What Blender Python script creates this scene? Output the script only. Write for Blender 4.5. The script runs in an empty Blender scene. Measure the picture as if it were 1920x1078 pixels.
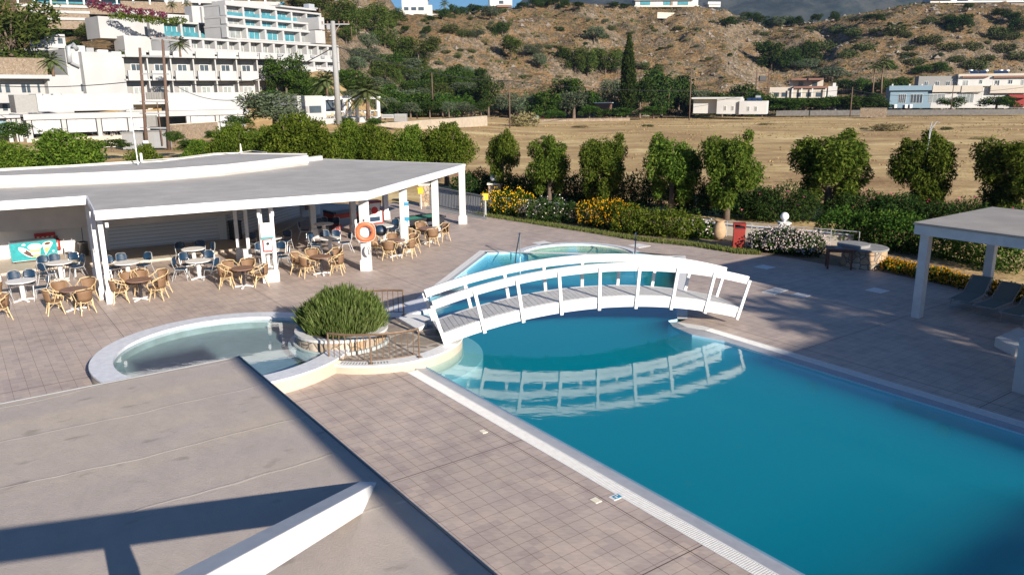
import bpy, bmesh, math, random
import numpy as np
from mathutils import Vector, Matrix
R_=math.radians
random.seed(7); RNG=np.random.default_rng(7)
sc=bpy.context.scene
COL=sc.collection
# ------------------------------------------------------------------ camera
H=7.0; FPX=1469.17; PITCH=.2463256; ROLL=-.00911357; TH=2.191575
CF=np.array([0,math.cos(PITCH),-math.sin(PITCH)]); _u=np.array([0,math.sin(PITCH),math.cos(PITCH)]); _r=np.array([1,0,0.])
CR=math.cos(ROLL)*_r+math.sin(ROLL)*_u; CU=-math.sin(ROLL)*_r+math.cos(ROLL)*_u
cd=bpy.data.cameras.new('camera'); cam=bpy.data.objects.new('camera',cd); COL.objects.link(cam); sc.camera=cam
cd.sensor_width=36; cd.lens=36*FPX/1920; cd.clip_end=12000; cd.clip_start=.1
cam.matrix_world=Matrix(((CR[0],CU[0],-CF[0],0),(CR[1],CU[1],-CF[1],0),(CR[2],CU[2],-CF[2],H),(0,0,0,1)))
def ray(x,y): return CF*FPX+CR*(x-960)+CU*(539-y)
def gp(x,y,z=0.):                     # where a sight line through a photo point meets height z
    d=ray(x,y); t=(z-H)/d[2]; p=d*t; return Vector((p[0],p[1],z))
def atY(x,y,Y):
    d=ray(x,y); p=d*(Y/d[1]); return Vector((p[0],p[1],p[2]+H))
# ------------------------------------------------------------------ light
AZ,EL=R_(124),R_(19.5)              # direction the light travels towards, sun height
wd=bpy.data.worlds.new('World'); sc.world=wd; wd.use_nodes=True
nt=wd.node_tree; sky=nt.nodes.new('ShaderNodeTexSky'); sky.sky_type='NISHITA'; sky.sun_disc=False
sky.sun_elevation=EL; sky.sun_rotation=math.atan2(-math.cos(AZ),-math.sin(AZ)); sky.air_density=1.0; sky.dust_density=.3; sky.ozone_density=8
nt.links.new(sky.outputs[0],nt.nodes['Background'].inputs[0]); nt.nodes['Background'].inputs[1].default_value=.056
sl=bpy.data.lights.new('sun','SUN'); sl.energy=5.0; sl.angle=R_(.53); sl.color=(1,.91,.79)
so=bpy.data.objects.new('sun',sl); COL.objects.link(so)
so.rotation_euler=Vector((math.cos(AZ)*math.cos(EL),math.sin(AZ)*math.cos(EL),-math.sin(EL))).to_track_quat('-Z','Y').to_euler()
sc.view_settings.view_transform='Standard'; sc.view_settings.look='None'; sc.view_settings.exposure=.85; sc.view_settings.gamma=1
sc.cycles.max_bounces=8; sc.cycles.transparent_max_bounces=12; sc.cycles.diffuse_bounces=3; sc.cycles.use_denoising=True
sc.cycles.caustics_reflective=False; sc.cycles.caustics_refractive=False
# ------------------------------------------------------------------ materials
def newmat(name):
    m=bpy.data.materials.new(name); m.use_nodes=True; t=m.node_tree
    return m,t,t.nodes['Principled BSDF']
def ramp(t,fac,stops):
    r=t.nodes.new('ShaderNodeValToRGB'); e=r.color_ramp.elements
    while len(e)<len(stops): e.new(.5)
    for i,(p,c) in enumerate(stops): e[i].position=p; e[i].color=(*c,1)
    t.links.new(fac,r.inputs[0]); return r.outputs[0]
def coords(t,scale=(1,1,1),rot=0,kind='Object'):
    tc=t.nodes.new('ShaderNodeTexCoord'); mp=t.nodes.new('ShaderNodeMapping')
    mp.inputs['Scale'].default_value=scale; mp.inputs['Rotation'].default_value=(0,0,rot)
    t.links.new(tc.outputs[kind],mp.inputs[0]); return mp.outputs[0]
def noise(t,vec,scale,detail=4,rough=.55):
    n=t.nodes.new('ShaderNodeTexNoise'); n.inputs['Scale'].default_value=scale; n.inputs['Detail'].default_value=detail; n.inputs['Roughness'].default_value=rough
    if vec is not None: t.links.new(vec,n.inputs[0])
    return n.outputs['Fac']
def mixc(t,fac,a,b,mode='MIX'):
    m=t.nodes.new('ShaderNodeMix'); m.data_type='RGBA'; m.blend_type=mode
    for s,v in ((m.inputs[0],fac),(m.inputs[6],a),(m.inputs[7],b)):
        if isinstance(v,(int,float)): s.default_value=v
        elif isinstance(v,tuple): s.default_value=(*v,1)
        else: t.links.new(v,s)
    return m.outputs[2]
def mth(t,op,a,b=None):
    m=t.nodes.new('ShaderNodeMath'); m.operation=op
    for s,v in zip(m.inputs,(a,b)):
        if v is None: continue
        if isinstance(v,(int,float)): s.default_value=v
        else: t.links.new(v,s)
    return m.outputs[0]
def bump(t,b,h,s=.3,d=.05):
    n=t.nodes.new('ShaderNodeBump'); n.inputs['Strength'].default_value=s; n.inputs['Distance'].default_value=d
    t.links.new(h,n.inputs['Height']); t.links.new(n.outputs[0],b.inputs['Normal'])
def pm(name,c,rough=.6,var=.12,ns=6,metal=0,bs=0,bd=.01,spec=.5,big=0):
    m,t,b=newmat(name); v=coords(t); f=noise(t,v,ns)
    lo=tuple(x*(1-var) for x in c); hi=tuple(min(1,x*(1+var)) for x in c)
    col=ramp(t,f,[(.3,lo),(.7,hi)])
    if big:
        col=mixc(t,mth(t,'MULTIPLY',ramp(t,noise(t,v,big,5),[(.4,(0,0,0)),(.65,(1,1,1))]),.5),col,tuple(x*.72 for x in c))
    t.links.new(col,b.inputs['Base Color']); b.inputs['Roughness'].default_value=rough; b.inputs['Metallic'].default_value=metal
    b.inputs['Specular IOR Level'].default_value=spec
    if bs: bump(t,b,noise(t,v,ns*6,3),bs,bd)
    return m
M={}
M['innerwall']=pm('inner_wall_paint',(.80,.78,.74),.8,.04,2)
M['white']=pm('white_paint',(.70,.70,.69),.55,.05,5,bs=.15,bd=.004,big=1.7)
M['whitewall']=pm('white_render',(.60,.59,.57),.8,.05,2,bs=.25,bd=.01,big=.7)
M['cream']=pm('cream_render',(.50,.45,.38),.8,.05,2)
M['marble']=pm('marble_rim',(.66,.67,.70),.45,.10,7)
M['wetmarble']=pm('wet_marble_lip',(.36,.37,.40),.35,.08,5)
M['marblew']=pm('white_marble',(.74,.73,.71),.5,.07,9)
M['creamtile']=pm('cream_stone_face',(.50,.425,.34),.6,.06,4)
M['wood']=pm('grey_white_boards',(.50,.49,.48),.6,.10,8)
M['metalw']=pm('pale_metal',(.62,.64,.66),.35,.05,8,metal=.5)
M['steel']=pm('steel',(.45,.46,.48),.3,.05,8,metal=.9)
M['navy']=pm('navy_plastic',(.008,.032,.070),.45,.15,10)
M['wicker']=pm('wicker',(.185,.105,.055),.7,.35,90,bs=.6,bd=.004)
M['bamboo']=pm('bamboo',(.60,.44,.24),.5,.15,12)
M['brown']=pm('brown_tabletop',(.24,.14,.10),.4,.10,5)
M['brownwood']=pm('brown_wood',(.13,.055,.035),.5,.25,10)
M['bronze']=pm('bronze_rail',(.19,.125,.08),.45,.2,10,metal=.35)
M['darkrail']=pm('dark_rail',(.02,.03,.06),.4,.1,10,metal=.3)
M['black']=pm('black_plastic',(.02,.02,.025),.45,.1,10)
M['red']=pm('red_paint',(.27,.03,.022),.45,.12,6)
M['orange']=pm('orange_plastic',(.70,.13,.05),.45,.06,8)
M['rope']=pm('white_rope',(.65,.63,.58),.8,.1,30)
M['yellow']=pm('yellow_paint',(.85,.50,.03),.5,.06,8)
M['teal']=pm('teal_print',(.003,.24,.26),.4,.25,6)
M['felt']=pm('green_felt',(.03,.26,.17),.9,.06,30)
M['grey']=pm('grey_metal',(.28,.29,.30),.5,.08,10)
M['blueprint']=pm('blue_print',(.03,.25,.42),.5,.05,8)
M['clay']=pm('clay',(.40,.27,.16),.8,.12,8,bs=.3)
M['wellcap']=pm('weathered_concrete',(.24,.235,.23),.9,.2,6,bs=.3,big=1.5)
M['concrete']=pm('concrete_pole',(.27,.27,.27),.8,.08,5,bs=.2)
M['pole']=pm('creosote_wood',(.12,.075,.055),.85,.2,6,bs=.4)
M['bark']=pm('bark',(.13,.095,.07),.9,.3,14,bs=.8,bd=.03)
M['palmbark']=pm('palm_bark',(.19,.125,.08),.9,.3,12,bs=.8,bd=.04)
M['glass']=pm('window_glass',(.05,.07,.09),.12,.3,.6,spec=.8)
M['aqua']=pm('aqua_glass',(.06,.22,.27),.15,.25,.7,spec=.8)
M['curtain']=pm('curtained_glass',(.24,.26,.26),.3,.25,1.5,spec=.7)
M['hotelwall']=pm('hotel_render',(.415,.415,.415),.85,.07,.6,big=.3)
M['housewall']=pm('house_render',(.55,.54,.52),.85,.05,.6,big=.3)
M['greywall']=pm('grey_garden_wall',(.12,.115,.11),.9,.2,2)
M['buffwall']=pm('buff_wall',(.36,.30,.23),.9,.12,1.5)
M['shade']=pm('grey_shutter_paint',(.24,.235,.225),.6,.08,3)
M['terracotta']=pm('terracotta',(.21,.11,.08),.8,.15,4)
M['lamp']=pm('opal_globe',(.80,.80,.82),.25,.02,3)
M['roofgrey']=pm('grey_roof_membrane',(.455,.43,.40),.75,.09,1.6,bs=.2,big=.45)
M['pergolaroof']=pm('weathered_pergola_roof',(.33,.305,.28),.8,.09,1.6,bs=.2,big=.5)
M['fabricb']=pm('faded_blue_lounger_fabric',(.115,.155,.16),.8,.1,30)
M['soil']=pm('dry_soil',(.22,.16,.10),.95,.3,3,bs=.5,bd=.04,big=.5)
M['paleblue']=pm('pale_blue_wall',(.19,.28,.345),.8,.05,2)
M['solar']=pm('dark_solar_panel',(.02,.04,.09),.2,.2,3)
M['redprint']=pm('red_print',(.55,.03,.03),.45,.06,10)
M['brownchoc']=pm('chocolate',(.07,.025,.015),.5,.1,10)
M['caramel']=pm('caramel',(.75,.42,.12),.5,.25,14)
M['creamy']=pm('cream_colour',(.82,.74,.58),.5,.08,14)
def slatmat(name,c,period,axis=2,depth=.35):
    m,t,b=newmat(name); tc=t.nodes.new('ShaderNodeTexCoord'); s=t.nodes.new('ShaderNodeSeparateXYZ'); t.links.new(tc.outputs['Object'],s.inputs[0])
    w=mth(t,'PINGPONG',mth(t,'MULTIPLY',s.outputs[axis],1/period),.5)
    col=ramp(t,w,[(.0,tuple(x*depth for x in c)),(.07,tuple(x*.85 for x in c)),(.2,c)]); t.links.new(col,b.inputs['Base Color']); b.inputs['Roughness'].default_value=.5
    bump(t,b,w,.6,.03); return m
M['shutter']=slatmat('roller_shutter',(.80,.79,.77),.16)
M['canopy']=slatmat('awning_cloth',(.43,.43,.45),1.4,0,.8)
def stonemat(name,sc_,cols,mortar):
    m,t,b=newmat(name); v=coords(t)
    vo=t.nodes.new('ShaderNodeTexVoronoi'); vo.feature='DISTANCE_TO_EDGE'; vo.inputs['Scale'].default_value=sc_; t.links.new(v,vo.inputs[0])
    v2=t.nodes.new('ShaderNodeTexVoronoi'); v2.inputs['Scale'].default_value=sc_; t.links.new(v,v2.inputs[0])
    sp=t.nodes.new('ShaderNodeSeparateColor'); t.links.new(v2.outputs['Color'],sp.inputs[0])
    c=ramp(t,sp.outputs[0],[(i/(len(cols)-1),x) for i,x in enumerate(cols)])
    c=mixc(t,.35,c,ramp(t,noise(t,v,sc_*5),[(.3,(.1,.08,.06)),(.7,(.6,.55,.5))]),'OVERLAY')
    e=ramp(t,vo.outputs[0],[(.03,(0,0,0)),(.07,(1,1,1))])
    t.links.new(mixc(t,e,mortar,c),b.inputs['Base Color']); b.inputs['Roughness'].default_value=.9
    bump(t,b,vo.outputs[0],.7,.06); return m
M['stone']=stonemat('fieldstone',3.6,[(.34,.24,.15),(.50,.42,.31),(.30,.25,.21),(.46,.30,.17),(.55,.50,.42)],(.13,.11,.09))
M['stonefar']=stonemat('rubble_wall',2.6,[(.26,.19,.13),(.31,.255,.195),(.21,.165,.12)],(.16,.12,.085))
M['flag']=stonemat('flagstone',1.5,[(.26,.22,.18),(.33,.28,.23),(.22,.19,.17)],(.46,.40,.33))
def tilemat(name,c1,c2,mortar,T=.3333,joint=True,rough=.55):
    m,t,b=newmat(name); v=coords(t,rot=-TH)
    br=t.nodes.new('ShaderNodeTexBrick'); br.offset=0; br.inputs['Scale'].default_value=1; br.inputs['Brick Width'].default_value=T; br.inputs['Row Height'].default_value=T
    br.inputs['Mortar Size'].default_value=.0042; br.inputs['Mortar Smooth'].default_value=.2; br.inputs['Color1'].default_value=(*c1,1); br.inputs['Color2'].default_value=(*c2,1); br.inputs['Mortar'].default_value=(*mortar,1)
    ad=t.nodes.new('ShaderNodeVectorMath'); ad.inputs[1].default_value=(.02,.17,0); t.links.new(v,ad.inputs[0]); t.links.new(ad.outputs[0],br.inputs[0])
    col=br.outputs[0]
    n1=noise(t,v,.35,6,.6); col=mixc(t,.55,col,ramp(t,n1,[(.3,(.42,.40,.38)),(.7,(.62,.60,.58))]),'OVERLAY')
    n2=noise(t,coords(t,(1,4,1),-TH),5,4); col=mixc(t,.35,col,ramp(t,n2,[(.35,(.40,.38,.36)),(.65,(.6,.6,.6))]),'OVERLAY')
    vs=t.nodes.new('ShaderNodeTexVoronoi'); vs.inputs['Scale'].default_value=1/(T*1.0); t.links.new(ad.outputs[0],vs.inputs[0]); vs.inputs['Randomness'].default_value=0
    sp=t.nodes.new('ShaderNodeSeparateColor'); t.links.new(vs.outputs['Color'],sp.inputs[0])
    col=mixc(t,.5,col,ramp(t,sp.outputs[0],[(0,(.40,.38,.39)),(.5,(.5,.49,.48)),(1,(.60,.57,.53))]),'OVERLAY')
    st=ramp(t,noise(t,coords(t),.9,6,.7),[(.56,(0,0,0)),(.72,(1,1,1))]); col=mixc(t,mth(t,'MULTIPLY',st,.30),col,(.20,.165,.145))
    if joint:
        s=t.nodes.new('ShaderNodeSeparateXYZ'); t.links.new(v,s.inputs[0])
        j=mth(t,'PINGPONG',mth(t,'SUBTRACT',s.outputs[0],7.24),2.405)
        k=mth(t,'LESS_THAN',j,.010); col=mixc(t,k,col,(.07,.04,.03))
        j2=mth(t,'PINGPONG',mth(t,'ADD',s.outputs[1],18.55),2.5)
        k2=mth(t,'LESS_THAN',j2,.009); col=mixc(t,k2,col,(.09,.06,.045))
    t.links.new(col,b.inputs['Base Color']); b.inputs['Roughness'].default_value=rough
    bump(t,b,br.outputs['Fac'],-.3,.004); return m
M['deck']=tilemat('deck_tiles',(.425,.362,.332),(.47,.40,.36),(.16,.10,.075))
M['pooltile']=pm('pool_plaster',(.50,.80,.96),.6,.03,.5)
M['poolbench']=pm('pool_bench_plaster',(.80,.88,.88),.6,.03,.5)
M['kidtile']=pm('paddling_pool_mosaic',(.44,.48,.47),.6,.14,3,big=.8)
def watermat(name,tint,ior,sc_=2.2,bs=.03):
    m=bpy.data.materials.new(name); m.use_nodes=True; t=m.node_tree; t.nodes.clear()
    o=t.nodes.new('ShaderNodeOutputMaterial'); tr=t.nodes.new('ShaderNodeBsdfTransparent'); tr.inputs[0].default_value=(*tint,1)
    g=t.nodes.new('ShaderNodeBsdfGlossy'); g.inputs['Roughness'].default_value=.015; g.inputs[0].default_value=(1,1,1,1)
    mx=t.nodes.new('ShaderNodeMixShader')
    v=coords(t,(1,1.6,1),.4); bp=t.nodes.new('ShaderNodeBump'); bp.inputs['Strength'].default_value=bs; bp.inputs['Distance'].default_value=.1
    n=mth(t,'ADD',noise(t,v,sc_,2,.5),mth(t,'MULTIPLY',noise(t,v,sc_*5,3,.5),.2)); t.links.new(n,bp.inputs['Height'])
    t.links.new(bp.outputs[0],g.inputs['Normal'])
    ge=t.nodes.new('ShaderNodeNewGeometry'); dt=t.nodes.new('ShaderNodeVectorMath'); dt.operation='DOT_PRODUCT'
    t.links.new(ge.outputs['Incoming'],dt.inputs[0]); t.links.new(bp.outputs[0],dt.inputs[1])
    c1=mth(t,'SUBTRACT',1.0,mth(t,'ABSOLUTE',dt.outputs['Value'])); f0=((ior-1)/(ior+1))**2
    t.links.new(mth(t,'ADD',mth(t,'MULTIPLY',mth(t,'POWER',c1,4.6),1-f0),f0),mx.inputs[0]); t.links.new(tr.outputs[0],mx.inputs[1]); t.links.new(g.outputs[0],mx.inputs[2]); t.links.new(mx.outputs[0],o.inputs[0])
    return m
M['water']=watermat('pool_water',(.55,.93,.97),1.40)
def volwater(m):
    t=m.node_tree; o=[n for n in t.nodes if n.type=='OUTPUT_MATERIAL'][0]; mx=[n for n in t.nodes if n.type=='MIX_SHADER'][0]; tr=[n for n in t.nodes if n.type=='BSDF_TRANSPARENT'][0]
    ge=t.nodes.new('ShaderNodeNewGeometry'); s=t.nodes.new('ShaderNodeSeparateXYZ'); t.links.new(ge.outputs['Position'],s.inputs[0]); up=mth(t,'GREATER_THAN',s.outputs[2],-.06)
    f=mx.inputs[0].links[0].from_socket; t.links.new(mth(t,'MULTIPLY',f,up),mx.inputs[0]); t.links.new(mixc(t,up,(1,1,1),(.8,.97,.98)),tr.inputs[0])
    a=t.nodes.new('ShaderNodeVolumeAbsorption'); a.inputs[0].default_value=(.0,.75,1,1); a.inputs[1].default_value=.66
    c=t.nodes.new('ShaderNodeVolumeScatter'); c.inputs[0].default_value=(.0,.70,.98,1); c.inputs[1].default_value=.6; c.inputs[2].default_value=0
    ad=t.nodes.new('ShaderNodeAddShader'); t.links.new(a.outputs[0],ad.inputs[0]); t.links.new(c.outputs[0],ad.inputs[1]); t.links.new(ad.outputs[0],o.inputs['Volume'])
volwater(M['water'])
M['kidwater']=watermat('paddling_pool_water',(.69,.82,.86),1.30,2,.02)
def leafmat(name,cols,trans=.25,ns=.5):
    m=bpy.data.materials.new(name); m.use_nodes=True; t=m.node_tree; t.nodes.clear()
    o=t.nodes.new('ShaderNodeOutputMaterial'); d=t.nodes.new('ShaderNodeBsdfDiffuse'); tl=t.nodes.new('ShaderNodeBsdfTranslucent'); mx=t.nodes.new('ShaderNodeMixShader'); mx.inputs[0].default_value=trans
    ge=t.nodes.new('ShaderNodeNewGeometry'); oi=t.nodes.new('ShaderNodeObjectInfo')
    f=mth(t,'ADD',mth(t,'MULTIPLY',ge.outputs['Random Per Island'],.6),mth(t,'MULTIPLY',noise(t,coords(t),ns,2),.5))
    c=ramp(t,f,[(.15+.7*i/(len(cols)-1),x) for i,x in enumerate(cols)])
    hs=t.nodes.new('ShaderNodeHueSaturation'); t.links.new(c,hs.inputs['Color']); t.links.new(mth(t,'ADD',mth(t,'MULTIPLY',oi.outputs['Random'],.45),.78),hs.inputs['Value'])
    t.links.new(mth(t,'ADD',mth(t,'MULTIPLY',oi.outputs['Random'],.03),.485),hs.inputs['Hue'])
    t.links.new(hs.outputs[0],d.inputs[0]); t.links.new(hs.outputs[0],tl.inputs[0]); t.links.new(d.outputs[0],mx.inputs[1]); t.links.new(tl.outputs[0],mx.inputs[2]); t.links.new(mx.outputs[0],o.inputs[0])
    return m
M['leaf']=leafmat('row_tree_leaf',[(.018,.040,.006),(.050,.088,.012),(.10,.145,.022),(.16,.195,.034)],.26)
M['leafb']=leafmat('broad_leaf',[(.022,.045,.007),(.07,.112,.013),(.155,.195,.028)],.27)
M['hedge']=leafmat('hedge_leaf',[(.015,.035,.008),(.035,.075,.013),(.085,.13,.02)],.22)
M['oleander']=leafmat('oleander_leaf',[(.011,.029,.010),(.028,.06,.015),(.06,.10,.025)],.2)
M['pine']=leafmat('pine_needles',[(.018,.035,.008),(.05,.075,.015),(.10,.12,.03)],.15)
M['olive']=leafmat('olive_leaf',[(.045,.065,.04),(.08,.105,.06),(.13,.155,.09)],.15)
M['dark']=leafmat('dark_leaf',[(.010,.024,.007),(.026,.048,.012),(.06,.085,.02)],.15)
M['scrub']=leafmat('scrub_leaf',[(.03,.045,.015),(.06,.08,.025),(.11,.12,.05)],.1)
M['drybush']=leafmat('dry_scrub',[(.13,.11,.05),(.20,.17,.08),(.26,.22,.12)],.1)
M['rosemary']=leafmat('rosemary_leaf',[(.04,.07,.018),(.085,.14,.033),(.14,.205,.055),(.21,.265,.10)],.2,1.5)
M['palmleaf']=leafmat('palm_frond',[(.05,.075,.025),(.11,.14,.05),(.18,.20,.09)],.2)
M['fl_y']=leafmat('yellow_flower',[(.75,.42,.01),(.85,.55,.03),(.80,.35,.01)],.2)
M['fl_o']=leafmat('orange_flower',[(.72,.40,.01),(.78,.50,.02),(.66,.30,.01)],.2)
M['fl_w']=leafmat('white_flower',[(.60,.55,.52),(.75,.70,.66),(.70,.52,.50)],.2)
M['fl_p']=leafmat('pink_flower',[(.60,.05,.15),(.70,.12,.25),(.5,.08,.2)],.2)
M['fl_m']=leafmat('bougainvillea',[(.16,.02,.05),(.25,.05,.09),(.10,.05,.03)],.2)
M['grass']=leafmat('green_grass',[(.06,.09,.02),(.11,.14,.035),(.17,.16,.06)],.2)
# ------------------------------------------------------------------ mesh helpers
class MB:
    def __init__(s): s.v=[];s.f=[];s.m=Matrix.Identity(4)
    def add(s,vs,fs):
        o=len(s.v); s.v+= [tuple(s.m@Vector(p)) for p in vs]; s.f+=[tuple(o+i for i in f) for f in fs]; return s
    def box(s,c,d,rz=0,M4=None):
        x,y,z=d[0]/2,d[1]/2,d[2]/2; r=Matrix.Rotation(rz,4,'Z') if M4 is None else M4
        vs=[Vector(c)+r@Vector((i*x,j*y,k*z)) for i in(-1,1) for j in(-1,1) for k in(-1,1)]
        return s.add(vs,[(0,1,3,2),(4,6,7,5),(0,4,5,1),(2,3,7,6),(0,2,6,4),(1,5,7,3)])
    def b2(s,x0,x1,y0,y1,z0,z1): return s.box(((x0+x1)/2,(y0+y1)/2,(z0+z1)/2),(x1-x0,y1-y0,z1-z0))
    def prism(s,poly,z0,z1):
        n=len(poly); a=sum(poly[i][0]*poly[(i+1)%n][1]-poly[(i+1)%n][0]*poly[i][1] for i in range(n))
        if a<0: poly=poly[::-1]
        return s.add([(p[0],p[1],z0) for p in poly]+[(p[0],p[1],z1) for p in poly],[tuple(range(n))[::-1],tuple(range(n,2*n))]+[(i,(i+1)%n,n+(i+1)%n,n+i) for i in range(n)])
    def beam(s,a,b,w,h):             # rectangular bar between two points
        a=Vector(a);b=Vector(b);d=b-a;L=d.length; q=d.to_track_quat('X','Z').to_matrix().to_4x4()
        return s.box((a+b)/2,(L,w,h),M4=q)
    def tube(s,pts,r,n=6,cap=True):
        pts=[Vector(p) for p in pts]; rs=r if isinstance(r,(list,tuple)) else [r]*len(pts); vs=[];fs=[];ref=None
        for i,p in enumerate(pts):
            d=(pts[min(i+1,len(pts)-1)]-pts[max(i-1,0)]).normalized()
            if ref is None: ref=Vector((0,0,1)) if abs(d.z)<.9 else Vector((1,0,0))
            x=d.cross(ref).normalized(); y=d.cross(x).normalized(); ref=(-y if False else ref)
            for k in range(n):
                a=2*math.pi*k/n; vs.append(p+(x*math.cos(a)+y*math.sin(a))*rs[i])
        for i in range(len(pts)-1):
            for k in range(n): fs.append((i*n+k,i*n+(k+1)%n,(i+1)*n+(k+1)%n,(i+1)*n+k))
        if cap: fs+=[tuple(range(n))[::-1],tuple(range((len(pts)-1)*n,len(pts)*n))]
        return s.add(vs,fs)
    def lathe(s,prof,n=24,c=(0,0,0),a0=0,a1=2*math.pi):
        full=abs(a1-a0-2*math.pi)<1e-6; k=n if full else n+1; vs=[];fs=[]
        for r,z in prof:
            for i in range(k): a=a0+(a1-a0)*i/n; vs.append((c[0]+r*math.cos(a),c[1]+r*math.sin(a),c[2]+z))
        for j in range(len(prof)-1):
            for i in range(n): fs.append((j*k+i,j*k+(i+1)%k,(j+1)*k+(i+1)%k,(j+1)*k+i))
        return s.add(vs,fs)
    def ell(s,c,r,n=12,m=7):
        return s.lathe([(max(1e-3,math.cos(-math.pi/2+math.pi*j/m))*r[0],math.sin(-math.pi/2+math.pi*j/m)*r[2]) for j in range(m+1)],n,c)
    def mesh(s,name,mat,smooth=False):
        me=bpy.data.meshes.new(name); me.from_pydata(s.v,[],s.f); me.materials.append(M[mat] if isinstance(mat,str) else mat)
        if smooth: me.polygons.foreach_set('use_smooth',[True]*len(me.polygons))
        me.update(); return me
    def build(s,name,mat,parent=None,smooth=False,bev=0,loc=None):
        o=bpy.data.objects.new(name,s.mesh(name,mat,smooth)); COL.objects.link(o)
        if parent: o.parent=parent
        if loc is not None: o.location=loc
        if bev:
            b=o.modifiers.new('b','BEVEL'); b.width=bev; b.segments=2; b.limit_method='ANGLE'
        return o
def tag(o,label,cat,group=None):
    o['label']=label;o['category']=cat
    if group:o['group']=group
    return o
def thing(name,label,cat,loc=(0,0,0),rz=0,group=None):
    o=bpy.data.objects.new(name,None); COL.objects.link(o); o.location=loc; o.rotation_euler=(0,0,rz); o.empty_display_size=.2
    return tag(o,label,cat,group)
def struct(o,k='structure'): o['kind']=k; return o
def dup(src,loc,rz=0,label=None,sc_=None,group=None):
    def cp(o,par):
        c=o.copy(); COL.objects.link(c); c.parent=par
        for k in list(KIDS.get(o.name,())): cp(k,c)
        return c
    r=cp(src,None); r.location=loc; r.rotation_euler=(0,0,rz)
    if label: r['label']=label
    if group: r['group']=group
    if sc_: r.scale=sc_ if isinstance(sc_,tuple) else (sc_,)*3
    return r
KIDS={}
def proto(o):                        # remember a thing's parts once, so copies can be made quickly
    for c in bpy.data.objects:
        if c.parent: KIDS.setdefault(c.parent.name,[])
    for c in bpy.data.objects:
        if c.parent and c not in KIDS[c.parent.name]: KIDS[c.parent.name].append(c)
    return o
def kill(o):
    for c in KIDS.get(o.name,()): kill(c)
    bpy.data.objects.remove(o)
def fillmesh(name,outer,holes,z,mat):
    bm=bmesh.new()
    for loop in [outer]+holes:
        vs=[bm.verts.new((p[0],p[1],z)) for p in loop]
        for i in range(len(vs)): bm.edges.new((vs[i],vs[(i+1)%len(vs)]))
    bmesh.ops.triangle_fill(bm,use_beauty=True,use_dissolve=False,edges=bm.edges[:],normal=(0,0,1))
    bm.normal_update()
    for f in bm.faces:
        if f.normal.z<0: f.normal_flip()
    me=bpy.data.meshes.new(name); bm.to_mesh(me); bm.free(); me.materials.append(M[mat])
    o=bpy.data.objects.new(name,me); COL.objects.link(o); return o
def meshnp(name,V,mat,k=4):          # V: (n*k,3) loose polygons of k corners
    n=len(V)//k; me=bpy.data.meshes.new(name); me.vertices.add(n*k); me.vertices.foreach_set('co',V.astype(np.float32).ravel())
    me.loops.add(n*k); me.loops.foreach_set('vertex_index',np.arange(n*k,dtype=np.int32)); me.polygons.add(n)
    me.polygons.foreach_set('loop_start',np.arange(0,n*k,k,dtype=np.int32)); me.polygons.foreach_set('loop_total',np.full(n,k,np.int32))
    me.materials.append(M[mat]); me.update(calc_edges=True); return me
def obj(name,me,parent=None,loc=(0,0,0),rz=0):
    o=bpy.data.objects.new(name,me); COL.objects.link(o); o.location=loc; o.rotation_euler=(0,0,rz)
    if parent:o.parent=parent
    return o
def quads(P,D,L,W,N=None):           # leaf quads at P along D
    n=len(P); r=RNG.normal(size=(n,3)) if N is None else N; S=np.cross(D,r); S/=np.linalg.norm(S,axis=1)[:,None]+1e-9
    L=np.broadcast_to(L,(n,))[:,None]; W=np.broadcast_to(W,(n,))[:,None]
    a=P-D*L*.5; b=P+D*L*.5
    return np.stack([a,P-S*W*.5,b,P+S*W*.5],1).reshape(-1,3)
def blobpts(blobs,n,shell=.55):
    B=np.array(blobs,float); w=(B[:,3]*B[:,4]*B[:,5])**(2/3); idx=RNG.choice(len(B),n,p=w/w.sum())
    d=RNG.normal(size=(n,3)); d/=np.linalg.norm(d,axis=1)[:,None]; r=shell+(1-shell)*RNG.random(n)**.6
    r*=1+.12*np.sin(d[:,0]*7+idx)+.1*np.sin(d[:,1]*9+idx*2)
    return B[idx,:3]+d*B[idx,3:6]*r[:,None],d
def leaves(name,blobs,n,L,W,mat,droop=0,shell=.55,up=0):
    P,d=blobpts(blobs,n,shell); D=RNG.normal(size=(n,3))*.8+d*.7; D[:,2]+=up-droop; D/=np.linalg.norm(D,axis=1)[:,None]
    s=.6+.8*RNG.random(n); return meshnp(name,quads(P,D,L*s,W*s),mat)
def fbm(x,y,o=5,seed=0):
    def vn(x,y,s):
        xi=np.floor(x).astype(np.int64); yi=np.floor(y).astype(np.int64); fx=x-xi; fy=y-yi; fx=fx*fx*(3-2*fx); fy=fy*fy*(3-2*fy)
        def h(a,b):
            v=(a*374761393+b*668265263+s*1442695041)&0xffffffff; v=((v^(v>>13))*1274126177)&0xffffffff; return ((v^(v>>16))&0xffff)/65535.
        return (h(xi,yi)*(1-fx)+h(xi+1,yi)*fx)*(1-fy)+(h(xi,yi+1)*(1-fx)+h(xi+1,yi+1)*fx)*fy
    t=0;a=.5
    for i in range(o): t=t+a*(vn(x,y,seed+i)-.5); x=x*2.03+17; y=y*2.03+5; a*=.5
    return t
def ordn(i): return ['first','second','third','fourth','fifth','sixth','seventh','eighth','ninth','tenth','eleventh','twelfth','thirteenth','fourteenth','fifteenth','sixteenth','seventeenth','eighteenth','nineteenth','twentieth'][i] if i<20 else 'twenty-'+ordn(i-20) if i<29 else 'thirtieth' if i==29 else 'thirty-'+ordn(i-30) if i<39 else 'fortieth' if i==39 else 'forty-'+ordn(i-40)
UX=Vector((math.cos(TH),math.sin(TH),0)); NX=Vector((UX.y,-UX.x,0))
def L(u,v,z=0.): return UX*u+NX*v+Vector((0,0,z))
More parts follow.
